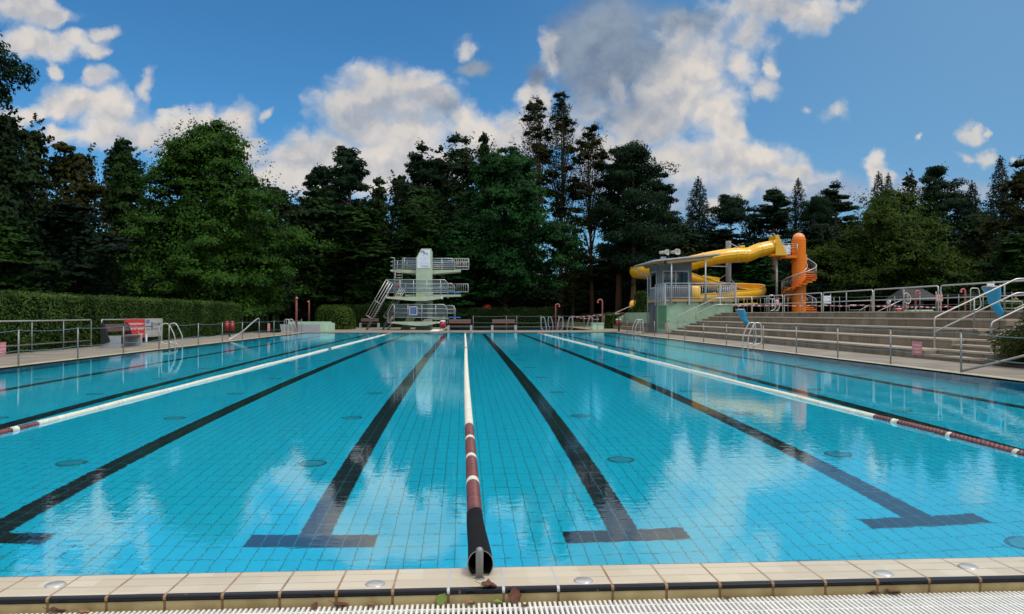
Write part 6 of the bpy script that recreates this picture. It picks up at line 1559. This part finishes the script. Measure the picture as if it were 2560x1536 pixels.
T('broadleaf_tree', 'dark broad oak crown directly behind the top platform of the diving tower', 1098, 103, 368, 70, 'decid', 'dark', 0, .1, 71, 9000, .32, round_, 'd1')
T('broadleaf_tree', 'mid green tree behind the diving tower', 1055, 86, 470, 112, 'decid', 'mid', 0, .05, 40, 12000, .3, round_, 'd5')
T('broadleaf_tree', 'low green tree behind the right ends of the diving boards', 1135, 82, 560, 85, 'decid', 'emerald', 0, .05, 41, 9000, .28, round_, 'd3')
T('broadleaf_tree', 'dark tree top behind the left tall pine', 1298, 104, 392, 55, 'decid', 'deep', 0, .3, 42, 9000, .34, round_, 'd1')
T('broadleaf_tree', 'thin twiggy tree between the tall pine trunks', 1432, 97, 520, 55, 'decid', 'brown', 0, .15, 43, 4200, .26, tallov, None, nc=110)
T('broadleaf_tree', 'dark undergrowth tree right of the emerald tree', 1440, 108, 610, 85, 'decid', 'deep', .6, .03, 44, 9000, .3, round_, 'd2')
T('fir_tree', 'broad dark fir with layered boughs left of the booth roof', 1582, 92, 366, 112, 'pine', 'pine', 0, .20, 45, 17000, .36, None, None, 'bark_pine')
T('fir_tree', 'dark fir top left of the broad layered fir', 1546, 97, 360, 60, 'pine', 'pine', 0, .22, 46, 10000, .36, None, 'p3', 'bark_pine')
T('fir_tree', 'leaning dark fir on the right side of the broad layered fir', 1645, 98, 420, 52, 'pine', 'pine', 0, .25, 47, 10000, .36, None, 'p3', 'bark_pine')
T('broadleaf_tree', 'olive green shaded tree behind the booth roof', 1700, 94, 548, 70, 'decid', 'olive', U_, .05, 48, 9000, .3, round_, 'd3')
T('broadleaf_tree', 'shaded tree above the clipped hedge left of the booth', 1560, 107, 590, 85, 'decid', 'dark', 0, .03, 49, 9000, .3, round_, 'd5')
# right half
T('spruce_tree', 'dark pointed spruce left of the slide post', 1746, 112, 441, 118, 'spruce', 'spruce', U_, .05, 51, 9500, .42, None, None)
T('pine_tree', 'flat dark pine above the yellow slide', 1826, 110, 494, 48, 'pine', 'pine', U_, .35, 52, 8000, .38, None, 'p1', 'bark_pine')
T('pine_tree', 'rounded pine left of the slim spruce above the orange tower', 1936, 104, 470, 50, 'pine', 'pine', U_, .35, 53, 8000, .38, None, 'p2', 'bark_pine')
T('spruce_tree', 'slim pointed spruce above the orange tower', 1997, 116, 444, 88, 'spruce', 'spruce', U_, .05, 54, 7000, .42, None, 's2')
T('broadleaf_tree', 'leafy shaded tree behind the slide post', 1870, 90, 610, 92, 'decid', 'emerald', U_, .03, 55, 9000, .28, round_, 'd3')
T('broadleaf_tree', 'dark shaded tree behind the slide tube', 1800, 98, 560, 82, 'decid', 'deep', U_, .03, 56, 9000, .3, round_, 'd1')
T('broadleaf_tree', 'dark bluish tree right behind the orange tower', 2045, 96, 545, 80, 'decid', 'deep', U_, .03, 57, 9000, .3, round_, 'd2')
T('pine_tree', 'dark pine with a ragged top right of the orange tower', 2092, 112, 448, 55, 'pine', 'pine', U_, .28, 58, 9000, .38, None, 'p3', 'bark_pine')
T('broadleaf_tree', 'dark rounded tree closing the gap left of the ragged pine', 1885, 112, 520, 62, 'decid', 'deep', U_, .05, 72, 9000, .32, round_, 'd5')
T('pine_tree', 'lower pine just left of the ragged one', 2045, 108, 495, 40, 'pine', 'pine', U_, .30, 59, 8000, .38, None, 'p1', 'bark_pine')
T('spruce_tree', 'twin spruce tip, the taller, above the yellowish tree', 2198, 118, 428, 92, 'spruce', 'spruce', U_, .05, 60, 7000, .42, None, 's2')
T('spruce_tree', 'twin spruce tip, the shorter, above the yellowish tree', 2222, 120, 432, 74, 'spruce', 'spruce', U_, .05, 61, 7000, .42, None, 's2')
T('broadleaf_tree', 'thin pale tree top between the spruces and the broad pine', 2278, 112, 418, 36, 'decid', 'olive', U_, .3, 62, 3800, .30, tallov, None, nc=90)
T('pine_tree', 'broad dark pine above the right side of the yellowish tree', 2352, 106, 412, 68, 'pine', 'pine', U_, .28, 63, 12000, .38, None, None, 'bark_pine')
T('spruce_tree', 'short dark spruce right of the broad pine', 2432, 104, 450, 98, 'spruce', 'spruce', U_, .05, 64, 7000, .4, None, 's3')
T('spruce_tree', 'small isolated spruce top standing above the treeline at right', 2503, 112, 388, 105, 'spruce', 'spruce', U_, .05, 65, 7000, .4, None, 's2')
T('broadleaf_tree', 'brownish big tree at the right picture edge', 2568, 68, 398, 92, 'decid', 'brown', U_, .06, 66, 14000, .28, tallov, 'd5')
T('broadleaf_tree', 'dark green tree between the yellowish and the right edge tree', 2445, 90, 520, 95, 'decid', 'dark', U_, .03, 67, 9000, .3, round_, 'd2')
T('broadleaf_tree', 'green tree low at the right picture edge', 2545, 60, 570, 80, 'decid', 'mid', U_, .03, 68, 9000, .26, round_, 'd3')
T('broadleaf_tree', 'shaded tree filling the gap behind the yellowish tree', 2125, 100, 540, 75, 'decid', 'deep', U_, .03, 69, 9000, .3, round_, 'd4')

# the wood behind and the dark undergrowth that closes it
def wood(name, spec, seed, m, leaf, dens):
    global rng
    rng = np.random.default_rng(seed); C_, N_ = [], []
    for (px0, px1, Y, ztop, zlow) in spec:
        n = int((px1 - px0) * dens); px = rng.uniform(px0, px1, n)
        x = np.array([XA(p, Y) for p in px]); hh = ztop * (.78 + .22 * np.sin(x * .55 + seed) * np.sin(x * .23 + 1.3 * seed))
        z = zlow + (hh - zlow) * rng.uniform(0, 1, n) ** .8
        C_.append(np.stack([x, Y + rng.normal(size=n) * 1.6 + 1.5 * np.sin(x * .8 + z * .7), z], 1)); N_.append(rng.normal(size=(n, 3)) * .7 + np.array([0, -.35, .5]))
    o = bpy.data.objects.new(name, leaf_mesh(name, np.concatenate(C_), np.concatenate(N_), leaf, m, .7)); COL.objects.link(o); return o
o = wood('forest', [(-300, 560, 108, 17, 0), (560, 900, 108, 18.5, 0), (900, 1330, 116, 15, 0), (1500, 1760, 118, 13, 0), (1330, 1500, 118, 9, 0), (1700, 2900, 128, 15, 1)], 3, LM['dark'], .95, 60)
tag(o, 'dark mass of the far wood closing the gaps behind the trees', 'forest', None, 'stuff')
o = wood('undergrowth', [(-200, 620, 63, 4.5, 0), (560, 980, 90, 6, 0), (960, 1395, 93, 6, 0), (1385, 1640, 107, 6.5, .6), (1560, 2080, 96, 6, 1.3), (2000, 2800, 93, 6.5, 1.3)], 5, LM['deep'], .42, 34)
tag(o, 'dark shrubs and undergrowth along the edge of the wood', 'undergrowth', None, 'stuff')

# hedges
def hedge(label, x0, x1, y0, y1, z0, z1, m, leaf=.09, dens=190, r=.25, name='hedge', faces='xyt', round_all=False):
    root = thing(name, label, 'hedge', ((x0 + x1) / 2, (y0 + y1) / 2, z0))
    global rng
    rng = np.random.default_rng(int(abs(x0 * 13 + y0 * 7)) + 5)
    c = np.array([(x0 + x1) / 2, (y0 + y1) / 2, (z0 + z1) / 2]); h = np.array([(x1 - x0) / 2, (y1 - y0) / 2, (z1 - z0) / 2])
    A = np.array([h[1] * h[2], h[1] * h[2], h[0] * h[2], h[0] * h[2], h[0] * h[1]]) * 4; n = int(A.sum() * dens)
    f = rng.choice(5, n, p=A / A.sum()); u = rng.uniform(-1, 1, (n, 2)); P = np.zeros((n, 3)); N_ = np.zeros((n, 3))
    for k, (ax, sg) in enumerate(((0, -1), (0, 1), (1, -1), (1, 1), (2, 1))):
        s = f == k; o_ = [i for i in range(3) if i != ax]; P[s, ax] = sg * h[ax]; P[s, o_[0]] = u[s, 0] * h[o_[0]]; P[s, o_[1]] = u[s, 1] * h[o_[1]]; N_[s, ax] = sg
    inner = np.maximum(h - r, .01); q = np.clip(P, -inner, inner); q[:, 2] = np.clip(P[:, 2], -h[2], inner[2]); d = P - q; ln = np.linalg.norm(d, axis=1, keepdims=True); P = q + d / np.maximum(ln, 1e-6) * np.minimum(ln, r)
    N_ = np.where(ln > 1e-4, d / np.maximum(ln, 1e-6), N_)
    wob = .035 * np.sin(P[:, 0:1] * 2.1 + P[:, 2:3] * 3) + .04 * np.sin(P[:, 1:2] * 1.7 + P[:, 2:3] * 2.2 + 1) + .02 * np.sin(P[:, 1:2] * 5.3)
    P = P + N_ * (wob + rng.normal(size=(n, 1)) * .035 - .02 + (rng.uniform(0, 1, (n, 1)) < .02) * .07)
    me = leaf_mesh('foliage', P + c - np.array(root.location), N_ * .8 + np.array([0, 0, .35]) + rng.normal(size=(n, 3)) * .55, leaf * rng.uniform(.6, 1.25, n), LM[m], .7, None, N_ + np.array([0, 0, .15]) + rng.normal(size=(n, 3)) * .3)
    o = bpy.data.objects.new('foliage', me); COL.objects.link(o); o.parent = root
    e = .12 if r < .35 else r * .42; MB().box(x0 + e, x1 - e, y0 + e, y1 - e, z0, z1 - e).build('core', 'hedge_core', root)
    return root
M['hedge_core'] = mat('hedge_core', (.006, .013, .004), (.010, .020, .006), .95, 0, 5, 0, None, .02)
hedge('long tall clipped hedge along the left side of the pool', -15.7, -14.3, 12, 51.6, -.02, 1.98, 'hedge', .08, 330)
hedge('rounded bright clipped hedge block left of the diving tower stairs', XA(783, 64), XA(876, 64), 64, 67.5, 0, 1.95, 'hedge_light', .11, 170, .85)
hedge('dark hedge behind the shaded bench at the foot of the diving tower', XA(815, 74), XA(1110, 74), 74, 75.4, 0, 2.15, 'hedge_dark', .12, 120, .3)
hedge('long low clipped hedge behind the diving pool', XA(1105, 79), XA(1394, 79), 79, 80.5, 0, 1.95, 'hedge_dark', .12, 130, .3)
hedge('tall clipped hedge column left of the lifeguard booth', 14.32, 15.45, 63.6, 65.6, TOP - .3, ZA(1608, 729, 64), 'hedge', .11, 190, .5)
hedge('small clipped bush on the lawn left of the sloping green wall', XA(1492, 68), XA(1514, 68), 68, 69.5, 0, 1.2, 'hedge_dark', .11, 160, .4, 'bush')
hedge('clipped bush right behind the small one by the sloping green wall', XA(1514, 66.5), XA(1548, 66.5), 66.5, 68.4, 0, 1.35, 'hedge', .11, 160, .45, 'bush')
hedge('low leafy border on the green retaining wall', 14.3, 15.2, 65.7, 67.5, TOP - .1, TOP + .50, 'hedge_light', .12, 150, .25, 'bush')
hedge('low green border behind the upper pool at the right edge', XA(2420, 48), XA(2640, 47), 47.5, 49, TOP, TOP + .75, 'hedge', .12, 130, .3, 'bush')

def blob_plant(name, label, cat, x, y, z, rx, ry, rz_, n, leaf, m, aspect=.25, droop=.35, up=.5):
    global rng
    rng = np.random.default_rng(int(abs(x * 31 + y * 17))); root = thing(name, label, cat, (x, y, z))
    d = unit(n); d[:, 2] = np.abs(d[:, 2]); s = rng.uniform(.55, 1.05, n)[:, None]
    bump = 1 + .14 * np.sin(7 * np.arctan2(d[:, 1:2], d[:, 0:1])) + .12 * np.sin(9 * d[:, 2:3] + 3 * d[:, 0:1])
    P = d * s * bump * np.array([rx, ry, rz_]); axis = d * np.array([1, 1, .2]) + np.array([0, 0, -droop])
    o = bpy.data.objects.new('foliage', leaf_mesh('foliage', P, d * .6 + np.array([0, 0, up]) + rng.normal(size=(n, 3)) * .35, leaf * rng.uniform(.6, 1.3, n), LM[m], aspect, axis)); COL.objects.link(o); o.parent = root
    mb = MB().ball((x, y, z), (rx * .62, ry * .62, rz_ * .62), 14, 8); mb.build('stems', 'hedge_core', root)
    return root
blob_plant('juniper_shrub', 'spreading juniper shrub beside the near stair at the right edge', 'shrub', 14.0, 17.4, .12, 1.45, 1.25, 1.25, 16000, .12, 'juniper', .22)
blob_plant('juniper_shrub', 'second juniper shrub higher on the bank, cut by the right edge', 'shrub', 15.5, 17.2, .75, 1.3, 1.3, 1.0, 11000, .12, 'juniper', .22)
blob_plant('juniper_shrub', 'low juniper carpet at the foot of the bank outside the right edge', 'shrub', 13.9, 15.0, .10, 1.3, 1.4, .8, 8000, .12, 'juniper', .22)
for i, (px, top_) in enumerate(((616, 792), (627, 789), (638, 785), (648, 787), (657, 790), (668, 788), (684, 786), (694, 794))):
    Y = 53.5 + (i % 3) * .5; x = XA(px, Y); H = ZA(px, top_, Y); n = 1700
    rng = np.random.default_rng(90 + i); t = rng.uniform(0, 1, n) ** .8; a = rng.uniform(0, 2 * pi, n); r_ = .21 * (1 - t) ** .7 * rng.uniform(.6, 1.08, n) + .01
    lab = ('leftmost small thuja of the row beyond the hedge end', 'second small thuja from the left in the row', 'third small thuja from the left, one of the tallest', 'fourth small thuja from the left in the row', 'fifth small thuja from the left in the row', 'sixth small thuja, left of the red warning sign', 'seventh small thuja, standing alone right of the red warning sign', 'rightmost and shortest small thuja by the footbath')[i]
    root = thing('thuja', lab, 'conifer', (x, Y, 0), 'small thujas in a row')
    o = bpy.data.objects.new('foliage', leaf_mesh('foliage', np.stack([r_ * np.cos(a), r_ * np.sin(a), H * (.04 + .96 * t)], 1), np.stack([np.cos(a), np.sin(a), np.full(n, .5)], 1) + rng.normal(size=(n, 3)) * .4, .11, LM['thuja'], .4, np.tile(np.array([0, 0, 1.0]), (n, 1)))); COL.objects.link(o); o.parent = root
    MB().tube([(x, Y, 0), (x, Y, H * .8)], [.07, .02], 6).build('stem', 'bark', root)
# earth strip under the hedge
struct(MB().box(-15.9, -14.3, 5, 53, -.1, .012).build('hedge_soil', 'soil'))
